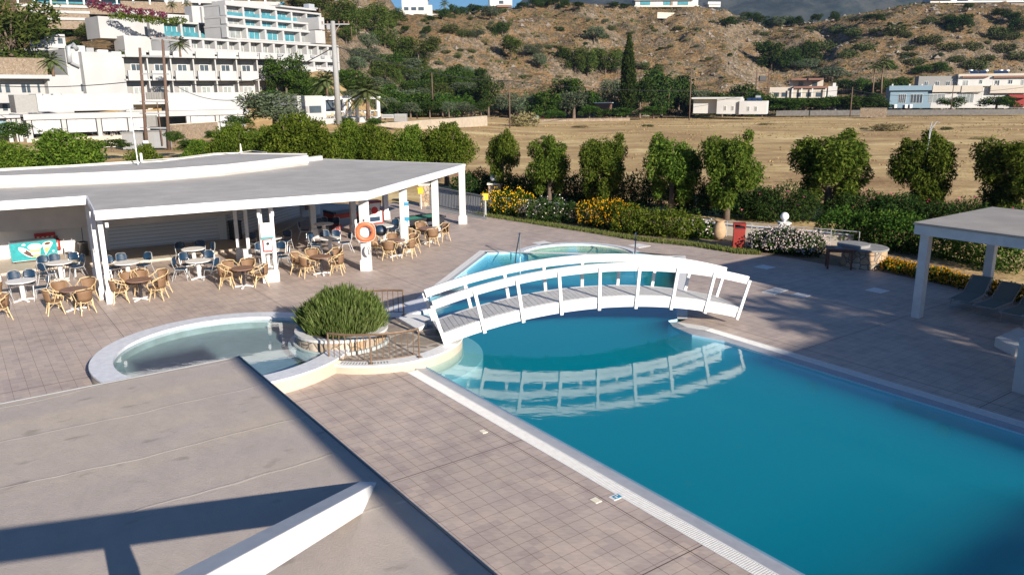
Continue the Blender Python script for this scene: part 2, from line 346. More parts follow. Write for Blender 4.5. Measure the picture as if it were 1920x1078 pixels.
# ------------------------------------------------------------------ terrain
_ctl=[(-700,-60,120,330),(-200,-60,130,330),(0,-45,135,330),(300,-45,150,330),(600,-25,160,330),(690,-14,185,345),(728,-6,200,350),(748,27,205,350),(860,25,215,370),(930,22,225,385),(1000,13,235,400),(1100,7,240,410),(1190,12,240,420),(1300,15,240,420),(1365,24,245,425),(1400,40,255,440),(1440,52,270,450),(1500,44,270,450),(1560,38,265,450),(1620,28,262,440),(1690,16,262,430),(1750,7,262,430),(1920,9,262,430),(2200,2,262,430),(2700,0,262,430)]
_A=[];_Z=[]
for px,py,F,C in _ctl:
    p=atY(px,py,C); _A.append(p.x/C); _Z.append(p.z)
_A=np.array(_A);_Z=np.array(_Z);_F=np.array([c[2] for c in _ctl],float);_C=np.array([c[3] for c in _ctl],float)
def tz(X,Y):
    X=np.asarray(X,float);Y=np.asarray(Y,float); a=X/np.maximum(Y,1)
    z=np.interp(a,_A,_Z);F=np.interp(a,_A,_F);C=np.interp(a,_A,_C)
    t=np.clip((Y-F)/(C-F),0,1); s=t*t*(3-2*t)*.55+t*.45
    st=fbm(X*.012,Y*.012,3,9)
    s=np.clip(s+st*.22*np.sin(t*math.pi),0,1.05)
    cl=np.clip((t-.28+st*.3)/.1,0,1)*.12*np.sin(np.clip(t,0,1)*math.pi); s=s*.93+cl+.07*t
    r=z*s-np.maximum(Y-C,0)*.12
    amp=np.clip((Y-F)/25,0,1)*np.clip((C+10-Y)/40,.25,1)
    rock=fbm(X*.05,Y*.05,5,3)
    rv=np.abs(fbm(X*.017,Y*.010,4,31)); r=r+amp*(rock*8+np.abs(fbm(X*.16,Y*.16,4,5))*6-.6)+amp*np.clip((t-.05)*4,0,1)*np.clip((1-t)*5,0,1)*(np.minimum(rv,.13)*48-6.2)
    g=np.clip((Y-60)/70,0,1)*np.clip((5-X)/15,0,1); g=g*g*(3-2*g)
    r=r+g*(.7+2.6*np.exp(-((X+25)/10)**2)*np.exp(-((Y-108)/20)**2))*np.clip((F+40-Y)/40,0,1)
    r=r+np.clip((Y-55)/10,0,1)*fbm(X*.09,Y*.09,4,11)*.35
    lv=np.interp(Y,[100,146,158,175,205,235,262,300,345,420],[.0,.3,4.5,8.5,13.5,21,29,42,56,50]); lf=np.interp(Y,[100,126,137,147,160,200,235,262,345,420],[.0,.2,2.5,10,13.3,18,24,30,58,52]); nz=fbm(X*.06,Y*.06,4,81)*3
    wa=np.clip((-a-.17)/.06,0,1)*np.clip((Y-92)/12,0,1); wl=np.clip((-a-.56)/.05,0,1); tgt=lv*(1-wl)+lf*wl+nz*np.clip((Y-150)/60,0,1); r=r*(1-wa)+tgt*wa
    return r
def tz1(x,y): return float(tz(np.array([x]),np.array([y]))[0])
_ts=np.concatenate([np.arange(58,700,1.2)])
def hit(px,py,y0=60):
    d=ray(px,py); d=d/d[1]; Y=_ts[_ts>y0]; z=H+d[2]*Y; g=tz(d[0]*Y,Y); k=np.nonzero(z<=g)[0]
    if len(k)==0: k=[int(np.argmin(z-g))]
    y=Y[k[0]]; return Vector((d[0]*y,y,tz1(d[0]*y,y)))
def ground_at(px,Y):
    p=atY(px,200,Y); return Vector((p.x,Y,tz1(p.x,Y)))
def gridmesh(name,xs,ys,mat,smooth=True):
    X,Y=np.meshgrid(xs,ys); Z=tz(X,Y); nx,ny=len(xs),len(ys)
    V=np.stack([X,Y,Z],-1).reshape(-1,3); i=np.arange(nx*ny).reshape(ny,nx)
    F=np.stack([i[:-1,:-1],i[:-1,1:],i[1:,1:],i[1:,:-1]],-1).reshape(-1,4)
    me=bpy.data.meshes.new(name); me.vertices.add(len(V)); me.vertices.foreach_set('co',V.ravel().astype(np.float32))
    me.loops.add(F.size); me.loops.foreach_set('vertex_index',F.ravel().astype(np.int32)); me.polygons.add(len(F))
    me.polygons.foreach_set('loop_start',np.arange(0,F.size,4,dtype=np.int32)); me.polygons.foreach_set('loop_total',np.full(len(F),4,np.int32))
    me.polygons.foreach_set('use_smooth',np.full(len(F),smooth)); me.materials.append(mat); me.update(calc_edges=True)
    return obj(name,me)
def hillmat():
    m,t,b=newmat('dry_hillside'); v=coords(t)
    n1=noise(t,v,.03,6,.6); n2=noise(t,v,.28,6,.65); n3=noise(t,v,1.3,5,.7)
    g=ramp(t,n3,[(.3,(.14,.085,.042)),(.5,(.27,.17,.083)),(.7,(.39,.27,.14))])
    r=ramp(t,n3,[(.3,(.10,.07,.05)),(.5,(.275,.21,.15)),(.75,(.43,.36,.28))])
    ge=t.nodes.new('ShaderNodeNewGeometry'); s=t.nodes.new('ShaderNodeSeparateXYZ'); t.links.new(ge.outputs['Normal'],s.inputs[0])
    st=ramp(t,mth(t,'ADD',s.outputs[2],mth(t,'MULTIPLY',mth(t,'SUBTRACT',n2,.5),-1.1)),[(.78,(1,1,1)),(.92,(0,0,0))])
    c=mixc(t,st,g,r)
    sc=ramp(t,mth(t,'ADD',mth(t,'MULTIPLY',n2,.6),mth(t,'MULTIPLY',noise(t,v,.9,5,.7),.5)),[(.53,(0,0,0)),(.60,(1,1,1))])
    c=mixc(t,mth(t,'MULTIPLY',sc,.75),c,(.10,.085,.05))
    t.links.new(c,b.inputs['Base Color']); b.inputs['Roughness'].default_value=.95; b.inputs['Specular IOR Level'].default_value=.1
    bump(t,b,mth(t,'ADD',mth(t,'MULTIPLY',n2,.8),n3),.9,1.6); return m
def fieldmat():
    m,t,b=newmat('dry_field'); v=coords(t,(.6,1.25,1)); v2=coords(t)
    n1=noise(t,v,.10,6,.6); n2=noise(t,v,.9,5,.65)
    c=ramp(t,mth(t,'ADD',mth(t,'MULTIPLY',n1,.65),mth(t,'MULTIPLY',n2,.35)),[(.37,(.30,.19,.095)),(.46,(.40,.27,.135)),(.54,(.51,.37,.18)),(.64,(.72,.58,.32))])
    c=mixc(t,mth(t,'MULTIPLY',ramp(t,noise(t,v2,.7,5,.7),[(.62,(0,0,0)),(.68,(1,1,1))]),.7),c,(.16,.13,.09))
    t.links.new(c,b.inputs['Base Color']); b.inputs['Roughness'].default_value=.95; b.inputs['Specular IOR Level'].default_value=.1
    bump(t,b,mth(t,'ADD',n2,noise(t,v2,3,4)),.6,.12); return m
HM=hillmat(); FM=fieldmat()
struct(gridmesh('hills',np.concatenate([np.arange(-420,-200,4),np.arange(-200,300,1.8),np.arange(300,520,4)]),np.concatenate([np.arange(199,215,2),np.arange(215,470,1.8),np.arange(470,560,8)]),HM))
struct(gridmesh('field',np.arange(-260,340,3.),np.concatenate([np.arange(60,202,1.8)]),FM))
BX0,BX1,BY0,BY1=-260,337,-60,60
def pxs(l,z=0): return [gp(x,y,z)[:2] for x,y in l]
A_=Vector((-1.43,34.75,0));B_=Vector((7.52,33.15,0)); e1=(B_-A_).normalized(); e2=Vector((e1.y,-e1.x,0))   # e2 points towards the camera
JC=Vector((2.89,33.61,0)); JR=2.84
PC=Vector((-3.85,21.3,0)); PR=2.45
jac=[JC+Vector((math.cos(a),math.sin(a),0))*JR for a in [R_(164-k*(164-8)/22) for k in range(23)]]
tipR=Vector(gp(1272,604)); cr1=Vector(gp(1289,598))
hole=[L(-3,8.83),L(17.0,8.83),PC+Vector((.3,-1.5,0)),PC+Vector((.2,1.6,0)),Vector((-3.75,24.5,0)),A_]+jac+[B_,Vector((6.02,26.0,0)),cr1,tipR,L(15.2,18.0),L(-3,18.0)]
hole2=[p[:2] for p in hole]
deck_out=pxs([(880,402),(1000,420),(1110,437),(1200,452),(1300,462),(1380,476),(1460,480),(1550,496),(1660,511),(1800,541),(1920,567)])
deck_out=[(-2.9,50.5),(-2.6,46.5)]+[tuple(p) for p in deck_out]+[(24,16),(24,-12),(-45,-12),(-45,50.5)]
struct(fillmesh('pool_deck',deck_out,[hole2],0,'deck'))
near=fillmesh('ground',[(BX0,BY0),(BX1,BY0),(BX1,BY1+.6),(BX0,BY1+.6)],[[p for p in hole2]],-.02,'soil'); struct(near)
near.data.materials.clear(); near.data.materials.append(FM)
# garden bed soil along the deck
bed=[(-2.6,46.5)]+[tuple(p) for p in pxs([(880,402),(1000,420),(1110,437),(1200,452),(1300,462),(1380,476),(1460,480),(1550,496),(1660,511),(1800,541),(1920,567)])]
bed2=[(p[0]+.35,p[1]+7.5) for p in bed][::-1]
struct(fillmesh('garden_soil',bed+bed2,[],-.008,'soil'))
# far mountain
def mount():
    xs=np.linspace(-300,3400,150); rows=[]
    for j,t in enumerate(np.linspace(0,1,40)):
        Y=1500+t*1300
        crest=np.interp(xs,[-300,60,350,900,1500,2100,3400],[60,330,520,760,700,640,700])
        z=crest*t**1.2+fbm(xs*.004,np.full_like(xs,Y*.004),5,21)*220*t+fbm(xs*.02,np.full_like(xs,Y*.02),4,22)*40
        rows.append(np.stack([xs,np.full_like(xs,Y),z-20],-1))
    V=np.array(rows).reshape(-1,3); b=MB(); n=150
    b.v=[tuple(p) for p in V]; b.f=[(j*n+i,j*n+i+1,(j+1)*n+i+1,(j+1)*n+i) for j in range(39) for i in range(n-1)]
    m,t,bs=newmat('mountain_scrub'); v=coords(t); c=ramp(t,noise(t,v,.012,12,.75),[(.40,(.004,.008,.009)),(.5,(.018,.026,.024)),(.62,(.06,.06,.05))]); t.links.new(c,bs.inputs['Base Color']); bs.inputs['Roughness'].default_value=1
    return struct(b.build('mountain',m,smooth=True))
mount()
# ------------------------------------------------------------------ swimming pool
pool=thing('swimming_pool','large turquoise swimming pool crossed by the arched white footbridge','swimming pool',L(6,13.4,0))
def inpool(b,name,mat,par=pool,**k): return b.build(name,mat,par,loc=-par.location,**k)
FZ=-1.5
inner=[L(-3,9.46),L(17.2,9.46),PC+Vector((.1,-1.3,0)),PC+Vector((.2,1.6,0)),Vector((-3.3,24.8,0)),A_+e1*.45+e2*.45]+[JC+(p-JC)*(1-.34/JR) for p in jac]+[B_-e1*.42+e2*.38,Vector((5.63,26.0,0)),Vector(gp(1270,598)),Vector(gp(1253,601)),Vector(gp(1262,612)),Vector(gp(1297.5,627)),L(13.8,17.33),L(-3,17.33)]
b=MB(); n=len(hole)
b.v=[(p[0],p[1],-.001) for p in inner]+[(p[0],p[1],FZ-.2) for p in inner]; ni=len(inner); b.f=[(i,(i+1)%ni,ni+(i+1)%ni,ni+i) for i in range(ni)]
inpool(b,'basin_wall','pooltile')
fl=fillmesh('basin_floor',hole2,[],FZ,'pooltile'); fl.parent=pool; fl.location=-pool.location
# far shallow end and bench round the platform
b=MB(); sh=[A_+e1*.45+e2*.45,B_-e1*.42+e2*.38,B_-e1*.42+e2*1.6,A_+e1*.45+e2*1.9]; b.prism([p[:2] for p in sh],FZ,-.55)
b.prism([(JC+(p-JC)*.85)[:2] for p in jac],FZ,-.42)
inpool(b,'shallow_floor','poolbench')
b=MB(); b.lathe([(PR-.1,-.35),(PR+.55,-.35),(PR+.55,FZ)],36,(PC.x,PC.y,0),R_(-75),R_(45)); inpool(b,'underwater_bench','poolbench')
# white grating laid along the long sides, real slots
def strip(pts_o,pts_i,z,mat,name,zo=None):
    b=MB(); n=len(pts_o); b.v=[(*p[:2],z if zo is None else zo) for p in pts_o]+[(*p[:2],z) for p in pts_i]; b.f=[(i,i+1,n+i+1,n+i) for i in range(n-1)]; return inpool(b,name,mat)
strip([L(-3,9.14),L(17.4,9.14)],[L(-3,9.47),L(17.4,9.47)],-.045,'wetmarble','coping',.006)
strip([L(-3,17.66),L(13.9,17.66),L(15.0,17.62),Vector(gp(1288,613.7)),Vector(gp(1268,604))],[L(-3,17.32),L(13.8,17.32),Vector(gp(1297.5,627)),Vector(gp(1262,612)),Vector(gp(1252,601))],-.045,'wetmarble','coping',.006)
strip([A_+e1*.14+e2*.3,Vector((-3.55,24.5,0))],[A_+e1*.47+e2*.47,Vector((-3.25,24.8,0))],-.045,'wetmarble','coping',.006)
strip([A_,Vector((-3.75,24.5,0))],[A_+e1*.3+e2*.2,Vector((-3.5,24.55,0))],.004,'marblew','edge_strip')
strip([A_+e2*0,B_],[A_+e1*.3+e2*.3,B_-e1*.42+e2*.3],.0045,'marblew','edge_strip')
strip([B_,Vector((6.02,26.0,0)),cr1],[B_-e1*.42+e2*.38,Vector((5.62,26.0,0)),Vector(gp(1270,598))],.0042,'marblew','edge_strip')
strip([JC+(p-JC)*1.0 for p in jac],[JC+(p-JC)*(1-.34/JR) for p in jac],.012,'marble','jacuzzi_rim')
b=MB(); b.lathe([(JR-.34,-.02),(JR-.6,-.12),(JR-.62,-.5)],40,(JC.x,JC.y,0),R_(8),R_(164)); inpool(b,'jacuzzi_step','creamy')
def grate(v0,v1,u0,u1,name):
    b=MB(); u=u0
    q=Matrix.Rotation(TH,4,'Z')
    while u<u1:
        c=L(u,(v0+v1)/2,-.004); b.box(c,(.030,abs(v1-v0),.02),M4=q); u+=.045
    b.box(L((u0+u1)/2,v0+.012,-.006),(u1-u0,.024,.03),M4=q); b.box(L((u0+u1)/2,v1-.012,-.006),(u1-u0,.024,.03),M4=q)
    o=inpool(b,name,'marblew'); c=MB(); c.box(L((u0+u1)/2,(v0+v1)/2,-.06),(u1-u0,abs(v1-v0),.05),M4=q); inpool(c,'gutter_channel','grey',par=pool); return o
grate(8.83,9.14,-3,17.05,'overflow_grating'); grate(17.66,18.0,-3,14.9,'overflow_grating')
b=MB(); q=[L(14.9,18.0,.004),L(15.2,18.0,.004),Vector((*tipR[:2],.004)),Vector((*gp(1268,604)[:2],.004)),Vector((*gp(1288,613.7)[:2],.004)),L(14.9,17.66,.004)]
b.v=[tuple(p) for p in q]; b.f=[(0,1,2,3,4,5)]; inpool(b,'edge_strip','marblew')
# pool lamps and floor inlets
for u,v in ((10.9,17.31),(7.6,17.31)):
    b=MB(); m=Matrix.Rotation(TH,4,'Z')@Matrix.Rotation(R_(90),4,'X'); b.m=Matrix.Translation(L(u,v-.02,-.5))@m; b.lathe([(0.001,.03),(.14,.02),(.17,-.02)],18); inpool(b,'underwater_lamp','marblew')
for x,y in ((1386,837),(1555,763),(1650,955),(1290,905)):
    p=gp(x,y,FZ); b=MB(); b.lathe([(.001,.03),(.09,.02),(.10,0)],14,p); inpool(b,'floor_inlet','marblew')
w=fillmesh('water',[p[:2] for p in hole],[],-.05,'water'); struct(w)
bm=bmesh.new(); bm.from_mesh(w.data); g_=bmesh.ops.extrude_face_region(bm,geom=bm.faces[:]); 
for v in [e for e in g_['geom'] if isinstance(e,bmesh.types.BMVert)]: v.co.z=FZ-.01
bmesh.ops.recalc_face_normals(bm,faces=bm.faces[:]); bm.to_mesh(w.data); bm.free()
# ladder rails at the far end
def stair_rail(px,py,tx,ty,label):
    p=gp(px,py); t=thing('pool_handrail',label,'handrail',p)
    h=.98; b=MB(); b.tube([(0,0,-.1),(0,0,h*.96),(0,-.02,h),(-.05,-.14,h-.04)],.024,8); b.build('post','steel',t)
    b=MB(); b.tube([(-.0,-.05,h),(-.16,-.9,.35),(-.22,-1.2,-.1)],.024,8); b.build('grab_bar','darkrail',t)
stair_rail(975,478,0,0,'dark blue sloping handrail at the left end of the whirlpool')
stair_rail(1191,478,0,0,'dark blue upright handrail at the right end of the whirlpool')
# skimmer covers and drains on the deck
def slab(c,w,d,lab,mat='marblew',rz=TH):
    b=MB(); b.box((0,0,.006),(w,d,.012)); o=b.build('deck_cover',mat); o.location=(c[0],c[1],0); o.rotation_euler=(0,0,rz); tag(o,lab,'cover','covers let into the deck')
slab(gp(1018,456),.75,.75,'square white cover in the deck left of the whirlpool'); slab(gp(1198,461),.75,.75,'square white cover in the deck right of the whirlpool')
slab(gp(1434,501),.6,.6,'square pale cover in the shaded deck near the white flower bush'); slab(gp(1645,545),.6,.6,'square pale cover in the shaded deck beside the pergola post')
slab(gp(906,809),.17,.12,'small cream tile let into the deck below the bridge reflection','creamy'); slab(gp(1117,938),.17,.14,'small cream tile let into the deck beside the blue sign tile','creamy')
b=MB(); b.box((0,0,.004),(.26,.16,.008)); o=b.build('depth_sign_tile','marblew'); o.location=gp(1156,931); o.rotation_euler=(0,0,TH+1.57); tag(o,'small white tile with a blue pictogram beside the pool grating','sign tile')
c=MB(); c.box((0,.01,.0105),(.15,.10,.004)); c.build('blue_pictogram','blueprint',o); c=MB(); c.ell((.03,.03,.012),(.02,.02,.004),8,4); c.beam((-.05,-.02,.0135),(.05,0,.0135),.015,.002); c.build('white_figure','marblew',o)
for (x,y),w,lab in (((1453,546),1.0,'larger white slotted drain cover right of the footbridge'),((1502,554),.55,'smaller white slotted drain cover right of the footbridge')):
    t=thing('drain_cover',lab,'drain cover',gp(x,y),TH-1.45,'drain covers')
    b=MB(); b.b2(-w/2,w/2,-.25,.25,.001,.012); b.build('frame','marblew',t); b=MB()
    for k in range(int(w/.06)): b.b2(-w/2+.03+k*.06,-w/2+.045+k*.06,-.2,.2,.0125,.014)
    b.build('slots','grey',t)
# ------------------------------------------------------------------ paddling pool
KC=Vector((-7.66,20.13,0)); KR=3.35; KI=2.80
kid=thing('paddling_pool','round raised paddling pool with a marble rim beside the stone planter','paddling pool',KC)
b=MB(); b.lathe([(KR-.03,0),(KR-.03,.34)],72); b.build('outer_wall','creamtile',kid,True)
b=MB(); b.lathe([(KI,.30),(KI,.385),(KR,.385),(KR,.335),(KR-.03,.33)],96); b.build('marble_rim','marble',kid)
b=MB(); b.lathe([(.001,.02),(KI+.01,.03),(KI+.01,.34)],72); b.build('basin','kidtile',kid)
w2=MB(); w2.lathe([(KI+.005,.30),(.001,.30)],72,KC); struct(w2.build('water_of_paddling_pool','kidwater'))
# ------------------------------------------------------------------ round platform, planter, railings
plat=thing('round_platform','round flagstone platform with a marble rim at the left foot of the bridge','platform',PC)
b=MB(); b.lathe([(PR-.03,-1.4),(PR-.03,.19)],64); b.build('side_wall','creamtile',plat,True)
b=MB(); b.lathe([(PR-.42,.215),(PR-.42,.235),(PR,.235),(PR,.19),(PR-.03,.185)],80); b.build('marble_rim','marblew',plat)
b=MB(); b.lathe([(.001,.222),(PR-.41,.222)],48); b.build('flagstone_top','flag',plat)
q=Vector((-4.77,20.97,0))
pl=thing('stone_planter','round fieldstone planter with a white rim holding the rosemary bush','planter',q+Vector((0,0,0)))
b=MB(); b.lathe([(1.24,.1),(1.24,.56)],48); b.build('stone_wall','stone',pl,True)
b=MB(); b.lathe([(1.0,.60),(1.02,.635),(1.28,.635),(1.28,.56),(1.24,.555)],48); b.build('white_rim','whitewall',pl)
b=MB(); b.lathe([(.001,.60),(1.02,.60)],30); b.build('earth','soil',pl)
b=MB(); b.lathe([(1.24,.312),(1.33,.312),(1.33,.0)],48); b.build('footing_ledge','kidtile',pl)
# rosemary: thousands of upright needle sprigs on a dome
def rosemary():
    n=5200; d=RNG.normal(size=(n,3)); d[:,2]=np.abs(d[:,2])*.9; d/=np.linalg.norm(d,axis=1)[:,None]
    r=(.72+.28*RNG.random(n)**.5)[:,None]; P=d*r*np.array([1.12,1.08,.92])+np.array([0,0,.10])
    P*=1+.13*np.sin(P[:,:1]*5+1)*np.cos(P[:,1:2]*6)+.05*RNG.normal(size=(n,1))
    D=d*.55+np.array([0,0,.75])+RNG.normal(size=(n,3))*.14; D/=np.linalg.norm(D,axis=1)[:,None]
    out=[]
    for k in range(3):
        j=RNG.normal(size=(n,3))*.025; out.append(quads(P+j,D,.24+.1*RNG.random(n),.028,RNG.normal(size=(n,3))))
    k=RNG.integers(0,n,9000); tt=RNG.random(9000)[:,None]-.4; Q=P[k]+D[k]*tt*.26; E=D[k]+RNG.normal(size=(9000,3))*.5; E/=np.linalg.norm(E,axis=1)[:,None]
    out.append(quads(Q,E,.07,.016)); return meshnp('foliage',np.concatenate(out),'rosemary')
rb=thing('rosemary_bush','dense green rosemary bush growing out of the stone planter','bush',q+Vector((.02,.05,.60)))
obj('foliage',rosemary(),rb); b=MB()
for k in range(14): a=k*.45; b.tube([(0,0,-.05),(math.cos(a)*.5,math.sin(a)*.45,.35)],[.03,.012],5)
b.build('stems','bark',rb)
def railing(c,r,a0,a1,h,z,lab,dense=.16,ends=True):
    t=thing('curved_railing',lab,'railing',(c[0],c[1],z),0,'bronze railings on the round platform')
    n=int(abs(a1-a0)*r/dense); pt=lambda a,zz:(r*math.cos(a),r*math.sin(a),zz)
    A=[a0+(a1-a0)*i/n for i in range(n+1)]
    b=MB(); b.tube([pt(a,h) for a in A],.026,6); b.tube([pt(a,h-.03) for a in A],.012,4); b.build('top_rail','bronze',t)
    b=MB(); b.tube([pt(a,.10) for a in A],.014,6); b.build('bottom_rail','bronze',t)
    for i,a in enumerate(A):
        if i in(0,n//2,n):
            b=MB(); b.tube([pt(a,0),pt(a,h)],.024,6); x=pt(a,.01); b.box(x,(.12,.12,.012),a); b.build('post','bronze',t)
    for i,a in enumerate(A):
        if i not in(0,n//2,n):
            b=MB(); b.tube([pt(a,.10),pt(a,h)],.013,5); b.build('baluster','bronze',t)
    return t
railing(PC,2.28,R_(-113),R_(-52),.78,.235,'bronze railing with vertical bars on the front rim of the platform')
railing(PC,2.25,R_(78),R_(140),.80,.235,'bronze railing with vertical bars behind the rosemary planter')
b=MB(); 
for k in range(16): a=R_(-104+k*2.0); b.box((2.25*math.cos(a),2.25*math.sin(a),.2385),(.16,.03,.006),a)
b.build('drain_slots','grey',plat)
b=MB(); bs=[gp(742,592,.35),gp(790,596,.35),gp(800,606,.35),gp(782,615,.35)]
b.prism([p[:2] for p in bs],.23,.33); bo=b.build('marble_slab','marblew'); tag(bo,'loose white marble slab lying beside the left foot of the bridge','slab')
b=MB(); ts=[gp(700,583),gp(800,556),gp(808,580),gp(760,592)]; b.prism([p[:2] for p in ts],-.2,.018); bo=b.build('marble_threshold','marble'); tag(bo,'bluish marble threshold between railing and bridge end','threshold')
# ------------------------------------------------------------------ arched footbridge
FLp=Vector((-1.98,20.60,0)); FRp=Vector((6.96,23.02,0)); bd=(FRp-FLp); BL_=bd.length; bd.normalize(); bn=Vector((-bd.y,bd.x,0)); BW=1.30
br=thing('arched_footbridge','white wooden arched footbridge crossing the turquoise pool','footbridge',FLp,math.atan2(bd.y,bd.x))
SAG=.69; Rb=(BL_**2/4+SAG**2)/(2*SAG); cx=BL_/2; zc=.50+SAG-Rb; half=math.asin(BL_/2/Rb)
def arc(a,r,y): return (cx+math.sin(a)*(Rb+r),y,zc+math.cos(a)*(Rb+r))
def arcbar(a0,a1,r0,r1,y0,y1,n=36):
    b=MB(); vs=[];fs=[]
    for i in range(n+1):
        a=a0+(a1-a0)*i/n; vs+=[arc(a,r0,y0),arc(a,r1,y0),arc(a,r1,y1),arc(a,r0,y1)]
    for i in range(n):
        for k in range(4): fs.append((i*4+k,i*4+(k+1)%4,(i+1)*4+(k+1)%4,(i+1)*4+k))
    fs+=[(0,1,2,3),(n*4+3,n*4+2,n*4+1,n*4)]; b.add(vs,fs); return b
for y in (0,BW):
    s=-1 if y==0 else 1
    arcbar(-half*.985,half*.985,-.31,-.165,y-.035,y+.035).build('lower_stringer','white',br,bev=.004)
    arcbar(-half*.995,half*.995,-.155,.02,y-.045,y+.045).build('upper_stringer','white',br,bev=.004)
    arcbar(-half*.985,half*.985,.76,1.0,y-.05+s*.0,y+.05).build('handrail','white',br,bev=.006)
    for k in range(9):
        a=-half*.992+2*half*.992*k/8; yy=y+s*.075
        b=MB(); b.beam(arc(a,-.36,yy),arc(a,.9,yy),.05,.095); b.build('post','white',br,bev=.004)
nb=64
for k in range(nb):
    a=-half+2*half*(k+.5)/nb; w=2*Rb*math.sin(half/nb)*.93
    b=MB(); p=arc(a,.005,BW/2); b.box(p,(w,BW-.12,.03),M4=Matrix.Rotation(a,4,'Y')); b.build('deck_board','wood',br)
b=MB()
for a in (-half*.6,-half*.2,half*.2,half*.6): b.beam(arc(a,-.2,0),arc(a,-.2,BW),.08,.12)
b.build('cross_beams','white',br)
b=MB(); r_=[arc(half*.93,.86,BW+.12)]
pts=[Vector(arc(half*.93,.72,BW+.12)),Vector((BL_+.1,BW-.1,.75)),Vector((BL_+1.0,BW-.6,.72))]
# ------------------------------------------------------------------ near flat roof with slanted beam
RZ=3.3
nr=thing('flat_roofed_building','low building with a wide beige flat roof nearest to the camera','building',L(5,0,0),TH)
def rl(u,v,z): return (u-5,-v,z)      # local: x along the pool, y to the left
m,t,bs=newmat('beige_roof_coating'); v=coords(t)
n1=noise(t,coords(t,(1,.22,1)),1.1,5,.6); n2=noise(t,coords(t,(.35,1,1)),5,4,.6); n3=noise(t,v,60,3)
c=ramp(t,n1,[(.3,(.385,.335,.285)),(.5,(.425,.365,.325)),(.7,(.47,.40,.33))])
c=mixc(t,.30,c,ramp(t,n2,[(.3,(.42,.42,.42)),(.7,(.58,.58,.58))]),'OVERLAY')
s1=ramp(t,noise(t,coords(t,(1.6,.8,1)),2.6,3,.5),[(.66,(0,0,0)),(.74,(1,1,1))]); c=mixc(t,mth(t,'MULTIPLY',s1,.42),c,(.16,.13,.10))
s=t.nodes.new('ShaderNodeSeparateXYZ'); t.links.new(v,s.inputs[0])
wv=mth(t,'ADD',s.outputs[0],mth(t,'MULTIPLY',noise(t,v,.5,3),.5)); seam=mth(t,'PINGPONG',wv,.62); sm=ramp(t,seam,[(.008,(1,1,1)),(.022,(0,0,0))])
brk=ramp(t,noise(t,v,1.0,2),[(.48,(0,0,0)),(.6,(1,1,1))]); c=mixc(t,mth(t,'MULTIPLY',mth(t,'MULTIPLY',sm,brk),.45),c,(.60,.54,.46))
t.links.new(c,bs.inputs['Base Color']); bs.inputs['Roughness'].default_value=.8; bump(t,bs,mth(t,'ADD',n3,mth(t,'ADD',mth(t,'MULTIPLY',n2,3),mth(t,'MULTIPLY',sm,.6))),.35,.012)
b=MB(); b.b2(-16,6.06,-3.035,16,RZ-.22,RZ); b.build('roof','x' if 0 else m,nr,bev=.015)
b=MB(); b.b2(-15.8,5.8,-2.8,15.8,0,RZ-.225); b.build('wall','whitewall',nr)
b=MB(); b.b2(-16,6.075,-3.05,-3.036,RZ-.2,RZ+.012); b.b2(6.061,6.075,-3.036,16,RZ-.2,RZ+.006); b.build('edge_trim','grey',nr)
P0=Vector(gp(681,959,RZ)); P1=Vector(gp(708,901,RZ)); D=Vector((-.1165,-.937,.329)).normalized(); BLn=9.0
bt=thing('slanted_beam','white slanted concrete beam rising from the beige roof','beam',P0)
sd=Vector((-1,.12,0)).normalized()*.17
b=MB(); o=[Vector((0,0,-.01)),P1-P0+Vector((0,0,-.01))]; vs=[o[0],o[1],o[1]+sd,o[0]+sd]; vs=vs+[p+D*BLn for p in vs]; b.add(vs,[(0,1,2,3),(7,6,5,4),(0,4,5,1),(1,5,6,2),(2,6,7,3),(3,7,4,0)]); b.build('beam','white',bt,bev=.006)
tt=3.0; Q=D*tt+sd*.5; S=Vector(gp(273,1250,RZ))-P0
b=MB(); b.beam(Q,(S.x,S.y,0),.16,.34); b.build('strut','white',bt)
# ------------------------------------------------------------------ added blocks shaped to throw shade, and palms, all outside the picture
def blk(name,lab,u0,u1,v0,v1,z0,z1,win=0):
    t=thing(name,lab,'building',L((u0+u1)/2,(v0+v1)/2,0),TH); hu,hv=(u1-u0)/2,(v1-v0)/2
    b=MB(); b.b2(-hu,hu,-hv,hv,z0,z1); b.build('wall','whitewall',t)
    for k in range(win):
        x=-hv+(k+.5)*2*hv/win; f=MB(); f.b2(hu,hu+.04,x-.5,x+.5,1,2.2); f.build('window','glass',t)
    return t
blk('roof_shade_block','unseen tall narrow white block added to shade the beige roof edge',-12.6,-11.2,2.31,4.3,0,11.9)  # unseen caster, added for the dark strip along the roof edge
tb=blk('pool_shade_block','unseen white block with a frame on top, shaped to shade the pool',-30,-17.5,9.7,15.1,0,6.75,2)  # unseen caster, sized so that its shade reaches the pool floor
b=MB(); b.b2(5.9,6.25,.85,2.7,6.75,7.25); b.b2(5.95,6.2,-1.2,-1.05,6.75,7.25); b.b2(5.9,6.25,-2.7,2.7,7.25,7.75); b.build('pergola','white',tb)  # posts and beam shaped to leave a lit gap in that shade
blk('deck_shade_block','taller unseen white block added to shade the right pool edge and deck',-30,-17.5,16.1,21.5,0,10.6,4)  # unseen caster, its height set by the shade on the right deck
